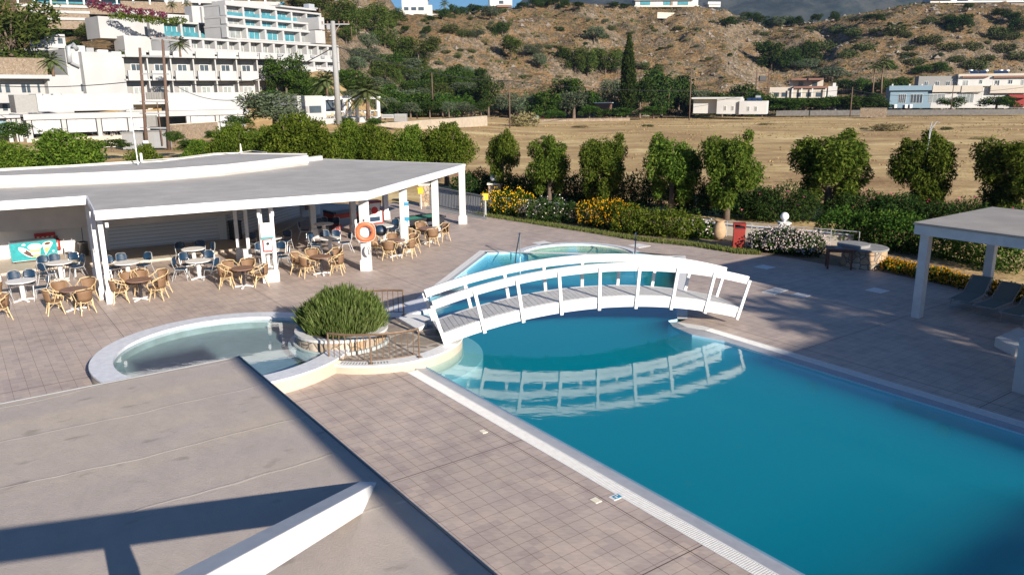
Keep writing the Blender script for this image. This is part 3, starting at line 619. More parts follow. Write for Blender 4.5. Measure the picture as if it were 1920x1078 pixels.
# ------------------------------------------------------------------ poolside bar
BZ=3.3
bar=thing('poolside_bar','long low poolside bar with a grey flat roof on white columns','building',(-10,36,0))
def inbar(b,name,mat,**k): return b.build(name,mat,bar,loc=(10,-36,0),**k)
tip=gp(872,308,BZ);bend=gp(688,360,BZ);cl=gp(177,396,BZ);icl=gp(163,368,BZ);l0=gp(-90,384,BZ);bk=gp(605,298.5,BZ);kl=gp(-90,352,BZ)
roofp=[l0,icl,cl,bend,tip,bk,gp(-90,346,BZ)]
b=MB(); b.prism([p[:2] for p in roofp],BZ-.10,BZ); inbar(b,'roof','roofgrey')
def along(pts,z0,z1,off,th,name,mat):
    b=MB(); n=len(pts); P=[]
    for i,p in enumerate(pts):
        d=Vector((0,0,0))
        for q,r in ((pts[max(i-1,0)],p),(p,pts[min(i+1,n-1)])):
            e=(Vector(r[:2]+(0,) if isinstance(r,tuple) else (r[0],r[1],0))-Vector((q[0],q[1],0)))
            if e.length>1e-6: e.normalize(); d+=Vector((e.y,-e.x,0))
        d.normalize(); P.append((Vector((p[0],p[1],0))+d*off,d))
    vs=[];fs=[]
    for p,d in P:
        a=p; c=p-d*th; vs+=[(a.x,a.y,z0),(a.x,a.y,z1),(c.x,c.y,z1),(c.x,c.y,z0)]
    for i in range(n-1):
        for k in range(4): fs.append((i*4+k,i*4+(k+1)%4,(i+1)*4+(k+1)%4,(i+1)*4+k))
    fs+=[(0,1,2,3),(n*4-1,n*4-2,n*4-3,n*4-4)]; b.add(vs,fs); return inbar(b,name,mat)
front=[l0,icl,cl,bend,tip]
along(front,BZ-.09,BZ+.015,.03,.06,'roof_trim','marble'); along(front,BZ-.31,BZ-.092,.0,.12,'fascia','white')
along([tip,bk],BZ-.12,BZ+.015,.03,.06,'roof_trim','marble')
b=MB(); b.prism([p[:2] for p in [l0+Vector((0,.3,0)),icl+Vector((0,.3,0)),cl+Vector((.2,.3,0)),bend+Vector((-.2,.3,0)),tip+Vector((-.3,-.3,0)),bk,gp(-90,346,BZ)]],BZ-.2,BZ-.105); inbar(b,'ceiling','innerwall')
# raised kerbs and the higher roof behind
b=MB(); k1=[gp(-90,352,BZ),gp(140,343,BZ),gp(290,334,BZ),gp(430,321.5,BZ),gp(605,300,BZ)]; n=len(k1)
back=[p+Vector((-.2,.42,0)) for p in k1]; b.prism([p[:2] for p in k1+back[::-1]],BZ+.003,BZ+.22); inbar(b,'roof_kerb','whitewall')
u1=[gp(-90,333,BZ+.5),gp(140,325,BZ+.5),gp(290,318,BZ+.5),gp(420,309,BZ+.5),gp(577,291.5,BZ+.5)]
u2=[gp(575,287,BZ+.5),gp(440,285.5,BZ+.5),gp(400,288,BZ+.5),gp(300,300,BZ+.5),gp(0,317,BZ+.5),gp(-90,322,BZ+.5)]
b=MB(); b.prism([p[:2] for p in u1+u2],1.5,BZ+.42); inbar(b,'upper_roof','roofgrey')
along(u1,BZ+.1,BZ+.5,.03,.2,'upper_kerb','whitewall'); along(u2,BZ+.1,BZ+.47,.03,.2,'rear_kerb','whitewall')
# walls
def wall(p,q,z0,z1,name,mat,th=.2,par=True):
    p=Vector((p[0],p[1],0));q=Vector((q[0],q[1],0)); b=MB(); d=(q-p).normalized(); nn=Vector((-d.y,d.x,0))
    b.prism([p[:2],q[:2],(q+nn*th)[:2],(p+nn*th)[:2]],z0,z1); return inbar(b,name,mat)
aL=gp(-120,503);aR=gp(165,474);s1=gp(208,473);s2=gp(411,453);s3=gp(427,453);s4=gp(564,409)
wall(aL,aR,0,BZ-.2,'alcove_wall','innerwall'); 
side0=Vector((cl.x+.35,cl.y+4.2,0))
wall(aR,s1,0,BZ-.2,'side_wall','innerwall')
wall(s1,s2,.12,2.85,'roller_shutter','shutter',.06); wall(s1+Vector((-.02,.08,0)),s2+Vector((-.02,.08,0)),0,BZ-.2,'bar_wall','innerwall')
wall(s2,s3,0,BZ-.2,'wall_pier','innerwall',.4); wall(s3,s4,.12,2.85,'roller_shutter','shutter',.06); wall(s3+Vector((-.06,.1,0)),s4+Vector((-.06,.1,0)),0,BZ-.2,'bar_wall','innerwall')
wall(s4+Vector((.05,.1,0)),s4+Vector((.8,1.4,0)),0,BZ-.2,'wall_pier','innerwall',.3)
wall(s1+(s2-s1)*0+Vector((0,-.04,0)),s2+Vector((0,-.04,0)),2.75,BZ-.2,'shutter_box','whitewall',.1); wall(s3+Vector((.02,-.04,0)),s4+Vector((.02,-.04,0)),2.75,BZ-.2,'shutter_box','whitewall',.1)
# raised floor step inside
st=[gp(0,518),gp(51,511),gp(165,496.5),gp(265,493),gp(305,489),gp(401,478),gp(470,462),gp(520,440),gp(575,412)]
b=MB(); b.prism([p[:2] for p in st+[s4+Vector((0,.1,0)),s3+Vector((0,.1,0)),s1+Vector((0,.1,0)),aR+Vector((0,.1,0)),aL+Vector((0,.1,0)),gp(-120,524)]],.005,.10); inbar(b,'raised_floor','creamtile')
def col(px,py,w,lab=0,dbl=0,h=BZ-.2,rz=0.9,name='column'):
    g=gp(px,py); b=MB()
    if dbl==0: b.box((0,0,h/2),(w,w,h),rz)
    elif dbl==1: b.box((-.0,0,h/2),(w,w,h),rz); b.box(Matrix.Rotation(rz,4,'Z')@Vector((w/2+.03,0,h/2)),(.1,w*.8,h),rz)
    else:
        for s in(-1,1): b.box(Matrix.Rotation(rz,4,'Z')@Vector((s*.21,0,h/2)),(.14,.16,h),rz)
    W=w+.10 if dbl<2 else .62
    b.box((0,0,.21),(W,w+.1 if dbl<2 else .30,.42),rz); b.box((0,0,.44),(W-.04,(w+.06) if dbl<2 else .26,.05),rz)
    o=b.build(name,'white',bar,bev=.006); o.location=(g.x+10,g.y-36,0); return g
RZc=math.atan2((tip-bend).y,(tip-bend).x)-math.pi/2
c1=col(868,420,.27,rz=RZc);c2=col(818,444,.27,rz=RZc);c3=col(760,473,.27,rz=RZc);c4=col(687,507,.26,dbl=1,rz=RZc)
for x,y in ((724,411),(664,436),(589,446)): col(x,y,.27,rz=.5)
RY=math.atan2((bend-cl).y,(bend-cl).x)
c5=col(508,528,.2,dbl=2,rz=RY);c6=col(458,487,.2,dbl=2,rz=RY)
for x,y,w in ((208,568,.16),(195,560,.16),(183,523,.18)): col(x,y,w,rz=RY)
col(-3,537,.18,rz=RY); col(418,451,.35,rz=RY)
# lights, vents
for (x,y) in ((203,421),(486,403),(512,400)):
    g=gp(x,y,2.75); b=MB(); b.box((0,0,0),(.10,.08,.16),RY); o=b.build('wall_lamp','marble',bar); o.location=(g.x+10,g.y-36.1,2.75)
d1=(aR-aL).normalized(); nA=Vector((d1.y,-d1.x,0))
def onwall(px,py,off=.0):             # point of the alcove wall seen at a photo point
    r=ray(px,py); n=nA; t=((aL-Vector((0,0,H))).dot(n))/Vector(r).dot(n); p=Vector(r)*t+Vector((0,0,H)); return p+n*off
AR=math.atan2(d1.y,d1.x)
for x,y in ((48,395),(60,394.5),(95,392.5),(106,391.5)):
    g=onwall(x,y,.02); b=MB(); b.box((0,0,0),(.20,.04,.26),AR); o=b.build('ventilator','black',bar); o.location=g-bar.location
    c=MB(); c.m=Matrix.Rotation(AR,4,'Z')@Matrix.Rotation(R_(90),4,'X'); c.lathe([(.06,.025),(.08,.03),(.06,.035)],16); c.build('fan_ring','white',o)
def wallthing(name,px,py,w,h,mat,lab,cat,th=.03,group=None):
    g=onwall(px,py,th/2+.01); b=MB(); b.box((0,0,0),(w,th,h)); o=b.build(name,mat); o.location=g; o.rotation_euler=(0,0,AR); tag(o,lab,cat,group); return o
o=wallthing('notice_board',9,414,.42,.5,'blueprint','pale blue notice on the alcove wall beside two dark framed pictures','notice')
c=MB(); c.box((0,-.018,0),(.34,.004,.42)); c.build('paper','marble',o)
for k,x in enumerate((22.5,34.5)):
    o=wallthing('framed_picture',x,412,.30,.40,'black','dark framed picture on the alcove wall, '+('the one nearer the pale notice' if k==0 else 'the one farther from the pale notice'),'picture')
    c=MB(); c.box((0,-.018,0),(.22,.004,.3)); c.build('print','brown',o)
wallthing('dark_board',-3,417,.1,.4,'black','narrow dark board at the left edge of the alcove wall','board')
o=wallthing('red_sign',84.5,444,.80,.36,'redprint','red sign on the wall above the ice cream freezer','panel',.04)
c=MB()
for k in range(4): c.box((-.27+k*.18,-.023,0),(.09,.004,.05)); c.box((-.27+k*.18,-.0235,-.10),(.12,.004,.02))
c.build('pale_marks','creamy',o)
# fire extinguisher
g=onwall(108,455,.14); t=thing('fire_extinguisher','red fire extinguisher hanging on the wall right of the red sign','fire extinguisher',(g.x,g.y,g.z-.30))
b=MB(); b.lathe([(.001,0),(.09,.01),(.095,.05),(.095,.44),(.06,.52),(.03,.55)],16); b.build('body','red',t,True)
b=MB(); b.lathe([(.03,.55),(.03,.62),(.001,.63)],10); b.box((0,-.03,.62),(.04,.12,.03)); b.build('valve','black',t)
b=MB(); b.tube([(-.03,0,.6),(-.12,-.02,.55),(-.14,-.03,.4),(-.12,-.03,.2)],.014,6); b.build('hose','black',t); b=MB(); b.box((0,-.098,.25),(.10,.006,.18)); b.build('label_plate','marble',t)
# ice cream freezer
fL=Vector(gp(25,500));fR=Vector(gp(110,490)); fd=(fR-fL).normalized(); fw=(fR-fL).length; fn=Vector((-fd.y,fd.x,0))
t=thing('ice_cream_freezer','teal ice cream chest freezer printed with ice creams in the alcove','freezer',(fL+fR)/2+Vector((0,0,.1)),math.atan2(fd.y,fd.x))
b=MB(); b.b2(-fw/2,fw/2,.03,.62,.06,.86); b.build('cabinet','metalw',t,bev=.02)
b=MB(); b.b2(-fw/2+.04,fw/2-.04,.06,.60,.865,.90); b.build('glass_lid','glass',t)
b=MB(); b.b2(-fw/2-.02,fw/2+.02,0,.028,.10,.86); b.build('printed_front','teal',t)
for sx in (-1,1):
    for y in (.1,.52): b=MB(); b.lathe([(.001,-.02),(.03,-.01),(.03,.05)],8,(sx*(fw/2-.1),y,0)); b.build('wheel','black',t)
def flat(poly,y,th,name,mat,par):
    b=MB(); n=len(poly); b.add([(p[0],y,p[1]) for p in poly]+[(p[0],y-th,p[1]) for p in poly],[tuple(range(n)),tuple(range(n,2*n))[::-1]]+[(i,n+i,n+(i+1)%n,(i+1)%n) for i in range(n)]); return b.build(name,mat,par)
def disc(cx_,cz_,rx,rz_,rot=0,n=20): return [(cx_+rx*math.cos(a)*math.cos(rot)-rz_*math.sin(a)*math.sin(rot),cz_+rx*math.cos(a)*math.sin(rot)+rz_*math.sin(a)*math.cos(rot)) for a in [2*math.pi*i/n for i in range(n)]]
s=fw
flat(disc(-.18*s,.44,.34,.115,R_(-42)),-.001,.003,'printed_choc_bar','marblew',t); flat(disc(-.17*s,.43,.30,.085,R_(-42)),-.006,.003,'printed_choc_bar','brownchoc',t); flat(disc(-.245*s,.555,.12,.08,R_(-42)),-.011,.003,'printed_choc_bar','creamy',t)
flat([(-.06*s,.20),(.11*s,.20),(.14*s,.56),(-.09*s,.56)],-.001,.004,'printed_tub','caramel',t); flat(disc(.025*s,.64,.26,.14),-.0015,.004,'printed_tub','creamy',t); flat([(-.065*s,.30),(.115*s,.30),(.12*s,.42),(-.07*s,.42)],-.007,.003,'printed_tub','marblew',t)
flat([(.24*s,.24),(.20*s,.62),(.41*s,.66)],-.001,.004,'printed_cone','marblew',t); flat([(.25*s,.30),(.225*s,.55),(.375*s,.58)],-.006,.003,'printed_cone','caramel',t); flat(disc(.31*s,.70,.20,.11,.2),-.0065,.004,'printed_cone','creamy',t); flat(disc(.31*s,.73,.12,.06,.2),-.012,.003,'printed_cone','brownchoc',t)
flat(disc(-.21*s,.76,.07,.04),-.001,.004,'printed_emblem','marblew',t); flat(disc(.42*s,.38,.05,.03),-.001,.004,'printed_emblem','marblew',t)
# small white folding table with things against the wall, mop bin
g=Vector(gp(128,488)); t=thing('folded_white_chair','folded white metal chair leaning on the alcove wall','chair',(g.x,g.y+.2,.1),AR)
b=MB(); b.tube([(-.2,0,0),(-.15,.15,.8)],.014,6); b.tube([(.2,0,0),(.15,.15,.8)],.014,6); b.tube([(-.17,.1,.5),(.17,.1,.5)],.012,5); b.build('frame','metalw',t); b=MB(); b.box((0,.08,.42),(.34,.05,.36),0); b.build('seat','marblew',t)
g=Vector(gp(157,484)); t=thing('mop_bin','steel bin holding a long handled dustpan at the alcove corner','bin',(g.x,g.y+.1,.1))
b=MB(); b.lathe([(.001,0),(.18,.01),(.19,.55),(.21,.56),(.21,.60)],20); b.build('body','steel',t,True); b=MB(); b.lathe([(.21,.60),(.12,.63),(.001,.64)],20); b.build('lid','black',t)
b=MB(); b.tube([(.02,0,.6),(-.02,.12,1.5)],.013,6); b.box((-.02,.12,1.52),(.16,.05,.04)); b.build('handle','black',t)
g=Vector(gp(437,452)); t=thing('waste_bin','dark rectangular waste bin standing at the pier between the two shutters','bin',(g.x+.2,g.y-.1,.1),.8)
b=MB(); b.prism([(-.24,-.2),(.24,-.2),(.24,.2),(-.24,.2)],0,.82); b.build('body','black',t,bev=.02); b=MB(); b.prism([(-.26,-.22),(.26,-.22),(.26,.22),(-.26,.22)],.825,.92); b.build('lid','navy',t,bev=.02)
# lifebuoy on the double column
g=c4+Vector((.10,-.30,0)); t=thing('lifebuoy','orange lifebuoy ring hanging on the white column nearest the pool','lifebuoy',(g.x,g.y,1.62),R_(12))
b=MB(); n=32; mm=10; vs=[(math.cos(2*math.pi*i/n)*(.315+.09*math.cos(2*math.pi*j/mm)),.06*math.sin(2*math.pi*j/mm),math.sin(2*math.pi*i/n)*(.315+.09*math.cos(2*math.pi*j/mm))) for i in range(n) for j in range(mm)]
b.add(vs,[(i*mm+j,((i+1)%n)*mm+j,((i+1)%n)*mm+(j+1)%mm,i*mm+(j+1)%mm) for i in range(n) for j in range(mm)]); b.build('ring','orange',t,True)
b=MB()
for k in range(4):
    a=R_(45+90*k); b.tube([(math.cos(a+e)*(.42+.02*math.cos(e*4)),-.02,math.sin(a+e)*(.42+.02*math.cos(e*4))) for e in [R_(-44+11*i) for i in range(9)]],.009,5)
    b.box((math.cos(a-.785)*.315,0,math.sin(a-.785)*.315),(.01,.14,.01))
b.build('grab_line','rope',t)
b=MB(); b.tube([(0,.04,.40),(0,.06,.52)],.02,6); b.build('hook','metalw',t)
t=thing('coiled_rope','white rope coiled below the lifebuoy','rope',(g.x+.06,g.y+.02,.86)); b=MB()
for k in range(6): b.tube([(math.cos(a)*(.085+.008*k),-.01*k,math.sin(a)*(.17+.008*k)) for a in [2*math.pi*i/14+k for i in range(15)]],.013,5)
b.build('coil','rope',t); b=MB(); b.tube([(0,0,.18),(.01,.02,.3)],.01,5); b.build('loop','rope',t)
# notices on the columns
def colsign(g,dx,dy,z,w,h,lab,band,rz,kind=0):
    o=MB().box((0,0,0),(w,.02,h)).build('pool_notice','marblew'); o.location=(g.x+dx,g.y+dy,z); o.rotation_euler=(0,0,rz); tag(o,lab,'notice'); y=-.0125
    c=MB()
    if kind==0:
        c.box((0,y,-h*.42),(w,.004,h*.12)); c.build('blue_band','teal',o); c=MB()
        for k in range(4): c.box((0,y,h*.36-k*h*.14),(w*(.7-.12*(k%2)),.004,h*.03))
        c.build('text_lines','grey',o)
    elif kind==1:
        for a_,b_ in (((0,y,h*.46),(w,.004,h*.08)),((0,y,-h*.46),(w,.004,h*.08)),((-w*.46,y,0),(w*.08,.004,h*.84)),((w*.46,y,0),(w*.08,.004,h*.84))): c.box(a_,b_)
        c.build('red_border','redprint',o); c=MB(); c.ell((0,y,h*.12),(w*.2,.004,h*.12),12,5)
        for k in range(3): c.box((0,y,-h*.12-k*h*.09),(w*.6,.004,h*.03))
        c.build('text_lines','black',o)
    else:
        c.box((0,y,h*.4),(w,.004,h*.14)); c.box((0,y,-h*.2),(w,.004,h*.16)); c.build('blue_band','blueprint',o); c=MB()
        for k in range(3): c.box((0,y,h*.22-k*h*.1),(w*.6,.004,h*.03))
        c.box((0,y,-h*.32),(w*.3,.004,h*.1)); c.box((.01,y,-h*.45),(w*.4,.004,h*.02)); c.build('letters','blueprint',o)
    return o
colsign(c5,.05,-.17,1.98,.44,.62,'white notice with a teal band on the slender double column','t',RY)
colsign(c5,.06,-.18,1.45,.34,.46,'red bordered notice below the teal banded notice on the slender double column','r',RY,1)
colsign(c3,.16,-.16,1.75,.18,1.1,'tall narrow blue and white notice on the second column beyond the lifebuoy','b',RZc+1.57-1.2,2)
# poster and racks under the far end
b=MB(); b.box((0,0,0),(.7,.04,1.1)); o=b.build('brown_poster','brown'); o.location=(s4.x+.5,s4.y+.25,1.0); o.rotation_euler=(0,0,1.0); tag(o,'brown and white poster at the far end of the shutters','poster')
c=MB(); c.box((0,-.022,.3),(.6,.004,.35)); c.build('pale_part','creamy',o)
# pool table
g=gp(792,440); t=thing('pool_table','pool table with green cloth under the far end of the bar roof','pool table',(g.x-.1,g.y+.3,0),R_(38))
b=MB(); b.b2(-.98,.98,-.52,.52,.80,.815); b.build('cloth','felt',t)
b=MB()
for x0,x1,y0,y1 in((-1.12,1.12,-.66,-.525),(-1.12,1.12,.525,.66),(-1.12,-.985,-.525,.525),(.985,1.12,-.525,.525)): b.b2(x0,x1,y0,y1,.78,.87)
b.build('rail','black',t,bev=.01); b=MB(); b.prism([(-1.05,-.6),(1.05,-.6),(1.05,.6),(-1.05,.6)],.42,.775); b.build('cabinet','black',t,bev=.02)
for sx in(-1,1):
    for sy in(-1,1): b=MB(); b.prism([(sx*.85-.09,sy*.45-.09),(sx*.85+.09,sy*.45-.09),(sx*.85+.09,sy*.45+.09),(sx*.85-.09,sy*.45+.09)],0,.42); b.build('leg','black',t)
for sx in(-1,0,1):
    for sy in(-1,1): b=MB(); b.lathe([(.001,.872),(.055,.873)],12,(sx*1.03,sy*.575,0)); b.build('pocket','grey',t)
b=MB(); b.b2(-.35,.35,-.612,-.605,.52,.66); b.build('side_panel','metalw',t)
# games tables
g=gp(652,424); t=thing('air_hockey_table','red and blue air hockey table beyond the middle columns','games table',(g.x,g.y,0),R_(40))
b=MB(); b.b2(-1.1,1.1,-.6,.6,.55,.80); b.build('cabinet','red',t,bev=.03); b=MB(); b.b2(-1.0,1.0,-.5,.5,.803,.82); b.build('playing_top','paleblue',t)
b=MB(); b.b2(-1.1,-.95,-.6,.6,.805,.92); b.build('end_cap','navy',t); b=MB(); b.b2(.95,1.1,-.6,.6,.805,.92); b.build('end_cap','navy',t)
for sx in(-.8,.8): b=MB(); b.b2(sx-.15,sx+.15,-.4,.4,0,.55); b.build('leg','navy',t)
g=gp(699,419); t=thing('arcade_cabinet','red arcade cabinet with a pale sloping side behind the lifebuoy column','arcade cabinet',(g.x,g.y,0),R_(35))
flatp=[(-.5,0),(.5,0),(.5,.7),(.35,.85),(.45,1.25),(-.3,1.25),(-.5,.9)]
flat(flatp,.3,.6,'cabinet','red',t); flat([(p[0]*.85,p[1]*.85+.08) for p in flatp],-.301,.004,'side_print','marblew',t); flat(disc(0,.75,.2,.2),-.306,.004,'side_emblem','redprint',t); flat([(-.3,.15),(.3,.15),(.3,.4),(-.3,.4)],-.306,.004,'side_emblem','navy',t)
g=gp(676,432); b=MB(); b.lathe([(.001,0),(.2,.01),(.24,.5),(.23,.5)],18); o=b.build('red_tub','red'); o.location=(g.x-1.0,g.y-1.1,0); tag(o,'small red round tub in front of the air hockey table','tub')
# aerials and cable on the bar roof
def mast(px,py,h,lab,z=BZ+.45):
    g=gp(px,py,z); t=thing('roof_aerial',lab,'aerial',g); b=MB(); b.tube([(0,0,0),(-.05,0,h)],.03,6); b.build('mast','metalw',t)
    b=MB(); b.tube([(-.05-.7,0,h-.18),(-.05+.25,0,h+.0)],.014,4)
    for k in range(5): b.tube([(-.75+.18*k,-.14,h-.18+.035*k),(-.75+.18*k,.14,h-.18+.035*k)],.008,4)
    b.build('aerial_arms','metalw',t)
    return t
mast(259,309,2.6,'thin tall aerial mast standing on the bar roof'); 
g=gp(266,305,BZ+.45); b=MB(); b.lathe([(.06,0),(.06,.45),(.001,.46)],10); o=b.build('vent_pipe','marblew'); o.location=g; tag(o,'short white vent pipe beside the aerial mast on the bar roof','pipe')
g=gp(452,286,BZ+.45); b=MB(); b.lathe([(.10,0),(.05,.12),(.03,.45),(.001,.5)],10); o=b.build('roof_spike','creamy'); o.location=g; tag(o,'small pointed pipe at the rear of the bar roof','pipe')
b=MB(); b.tube([gp(x,y,BZ+.50) for x,y in ((0,317),(120,311),(230,304),(330,297),(400,288),(450,286.5),(470,283),(500,286))],.02,5); o=b.build('roof_cable','rope'); tag(o,'pale loose cable running along the rear edge of the bar roof','cable')
# ------------------------------------------------------------------ tables and chairs
def mk_table(brown):
    t=thing('brown_table' if brown else 'white_table','x','table')
    b=MB(); r=.42 if brown else .47; b.lathe([(.001,.70),(r-.02,.70),(r,.71),(r,.732),(r-.02,.74),(.001,.742)],36); b.build('tabletop','brown' if brown else 'marblew',t)
    b=MB(); b.lathe([(.06,.05),(.05,.1),(.05,.6),(.16,.70)] if brown else [(.08,.05),(.07,.12),(.085,.6),(.15,.70)],14); b.build('column','black' if brown else 'marblew',t,True)
    for k in range(4):
        a=R_(45+90*k); b=MB(); b.beam((0,0,.07),(math.cos(a)*.34,math.sin(a)*.34,.03),.07,.05); b.build('foot','marblew',t,bev=.01)
    return proto(t)
def mk_wicker():
    t=thing('wicker_chair','x','chair')   # the sitter faces local +y
    b=MB(); b.lathe([(.001,.43),(.21,.43),(.235,.44),(.235,.455),(.20,.465),(.001,.46)],20); b.build('seat','wicker',t)
    b=MB(); n=10; vs=[];fs=[]
    for i in range(n+1):
        a=R_(205+130*i/n)
        for j in range(5):
            z=.46+.36*j/4*(1-.10*abs(i/n-.5)*2); r=.235+.05*j/4; vs.append((r*math.cos(a),r*math.sin(a),z))
    for i in range(n):
        for j in range(4): fs.append((i*5+j,i*5+j+1,(i+1)*5+j+1,(i+1)*5+j))
    b.add(vs,fs); o=b.build('backrest','wicker',t,True); md=o.modifiers.new('s','SOLIDIFY'); md.thickness=.02
    b=MB(); b.tube([(.30*math.cos(a),.30*math.sin(a),z) for a,z in [(R_(200),.76)]+[(R_(205+13*i),.83+.03*math.sin(math.pi*i/10)) for i in range(11)]+[(R_(340),.76)]],.016,6); b.build('back_frame','bamboo',t)
    for s in(-1,1):
        b=MB(); b.tube([(s*.28,-.10,.78),(s*.30,.05,.70),(s*.29,.20,.655),(s*.26,.26,.60),(s*.235,.24,.45)],.015,6); b.tube([(s*.245,-.02,.45),(s*.29,.06,.69)],.011,5); b.build('arm','bamboo',t)
    for sx in(-1,1):
        for sy in(-1,1):
            b=MB(); b.tube([(sx*.17,sy*.16,.45),(sx*.20,sy*.19,.25),(sx*.245,sy*.25,0)],.018,6); b.build('leg','bamboo',t)
    b=MB(); b.tube([(.22*math.cos(a),.22*math.sin(a),.40) for a in [2*math.pi*i/18 for i in range(19)]],.014,5)
    for k in range(4): a=R_(45+90*k); a2=a+R_(90); b.tube([(.27*math.cos(a),.27*math.sin(a),.24),(.16*math.cos((a+a2)/2),.16*math.sin((a+a2)/2),.38),(.27*math.cos(a2),.27*math.sin(a2),.24)],.009,4)
    b.build('seat_frame','bamboo',t)
    return proto(t)
def mk_blue():
    t=thing('blue_chair','x','chair')
    b=MB(); b.prism([(-.20,-.20),(.20,-.20),(.215,.05),(.19,.22),(-.19,.22),(-.215,.05)],.435,.465); b.build('seat','navy',t,bev=.012)
    b=MB(); n=8; vs=[];fs=[]
    for i in range(n+1):
        x=-.205+.41*i/n; y=-.225+.05*(x/.2)**2
        for j in range(7):
            z=.58+.30*j/6; e=math.sqrt(max(0,1-((j/6-.5)*2)**4)); vs.append((x*(.75+.25*e),y-.03*j/6,z if abs(x)<.15 else .73+(z-.73)*.8))
    for i in range(n):
        for j in range(6): fs.append((i*7+j,i*7+j+1,(i+1)*7+j+1,(i+1)*7+j))
    b.add(vs,fs); o=b.build('backrest','navy',t,True); o.modifiers.new('s','SOLIDIFY').thickness=.018
    for s in(-1,1):
        b=MB(); b.tube([(s*.215,.28,0),(s*.21,.18,.42),(s*.21,-.16,.44)],.013,6); b.build('leg','metalw',t)
        b=MB(); b.tube([(s*.22,-.31,0),(s*.21,-.16,.42)],.013,6); b.build('leg','metalw',t)
    b=MB(); b.tube([(-.21,-.15,.44),(-.20,-.24,.66),(-.17,-.27,.86),(-.10,-.275,.90),(.10,-.275,.90),(.17,-.27,.86),(.20,-.24,.66),(.21,-.15,.44)],.011,6); b.tube([(-.21,-.2,.3),(.21,-.2,.3)],.009,5); b.build('back_frame','metalw',t)
    return proto(t)
TW,TB,CW,CB=mk_table(0),mk_table(1),mk_wicker(),mk_blue()
WT=[(39,527,'by the left edge of the picture'),(111,492.5,"at the freezer's right end"),(238,492.5,'behind the front left posts'),(362,467,'nearest the first shutter'),(371,489,'second nearest the first shutter'),(508.6,446.5,'beyond the double column, farther one'),(501.6,471,'right behind the slender double column'),(607,420,'left of the air hockey table'),(617.7,447,'striped by shade beside lifebuoy column'),(720,424,'between lifebuoy column and pool table')]
BT=[(138,542.5,'left of the front left posts'),(260.6,524.7,'right of the front left posts'),(455,503,'left of the slender double column'),(601.6,481,'between double column and lifebuoy column'),(742,451,'right of the lifebuoy column'),(801,428,'farthest right, before the pool table')]
DW=['right','far right','far','far left','left','near left','near','near right']
def dirw(v,used):
    a=math.degrees(math.atan2(v.y,v.x))%360; k=sorted(range(8),key=lambda j:min(abs(a-45*j),360-abs(a-45*j)))
    for j in k:
        if j not in used: used.add(j); return DW[j]
WCH=[[(105,588),(154,585),(176,563),(96,566)],[(226,567),(281,562),(317,546),(268,538),(216,541)],[(436,539),(484,536.6),(473,519),(419,526)],[(555,513),(580,518.5),(625,514.5),(640,502),(572,497)],[(706,479),(731,487),(767,483),(783,473),(733,463)],[(781,444),(775,459),(811,461),(832,452)]]
BCH=[[(18,543),(13.4,568),(62,563),(70,539)],[(97,507),(108,529),(148,520),(158,506),(80,520)],[(219,505),(274,516),(214,523)],[(330,489),(388,481),(392,494)],[(341,525),(388,524),(330,508),(402,506)],[(474,472),(543,467),(509,458)],[(479,486),(543,486),(530,501),(516,476)],[(569,449),(604,444),(627,441),(607,431)],[(582,472),(598,478),(642,459),(649,473),(596,456)],[(674,455),(716,452),(745,443)]]
def seats(tabs,T,ch,C,kind,g1,g2):
    for i,(x,y,desc) in enumerate(tabs):
        p=gp(x,y,.72); p.z=0; used=set(); tw='brown' if kind!='blue' else 'white'
        dup(T,p,R_(20*i+10),f'round {tw} table {desc}',group=g1)
        for (cx_,cy_) in ch[i]:
            q=Vector(gp(cx_,cy_)); d=p-q; d.z=0; q=p-d.normalized()*min(max(d.length,.62),.95); w=dirw(q-p,used)
            dup(C,q,math.atan2(d.y,d.x)-math.pi/2+random.uniform(-.15,.15),f'{"wicker armchair" if tw=="brown" else "navy chair"} at {w} side of {tw} table {desc}',group=g2)
seats(WT,TW,BCH,CB,'blue','white tables under the bar roof','navy blue chairs round the white tables')
seats(BT,TB,WCH,CW,'wicker','brown tables along the front of the bar','wicker armchairs round the brown tables')
for (x,y),lab in (((4,600),'wicker armchair cut by the left edge of the picture, nearest the roof'),((-8,574),'wicker armchair at the left edge behind another wicker armchair')):
    dup(CW,gp(x,y),2.4,lab,group='wicker armchairs round the brown tables')
for o in (TW,TB,CW,CB): kill(o)
# small clutter: navy bag on chair, black grill
g=gp(714,462); t=thing('round_dark_grill','dark round lidded grill between lifebuoy column and brown table','grill',(g.x,g.y+.2,0))
b=MB(); b.lathe([(.001,.45),(.2,.5),(.28,.66),(.28,.70)],18); b.build('bowl','black',t,True); b=MB(); b.lathe([(.285,.70),(.26,.85),(.12,.95),(.001,.97)],18); b.build('lid','navy',t,True)
for k in range(3): a=2.1*k; b=MB(); b.tube([(.15*math.cos(a),.15*math.sin(a),.5),(.25*math.cos(a),.25*math.sin(a),0)],.015,5); b.build('leg','metalw',t)
# ------------------------------------------------------------------ pergola with loungers on the right
PZ=3.0
fl_=gp(1731,419,PZ)
def PL(a,c): p=Vector((12.45,23.55,0))+(-UX)*a+NX*c; return p   # a: towards the camera along the pool, c: away from the pool
pg=thing('pergola','white pergola with a grey flat roof over sun loungers','pergola',PL(0,0),TH+math.pi)
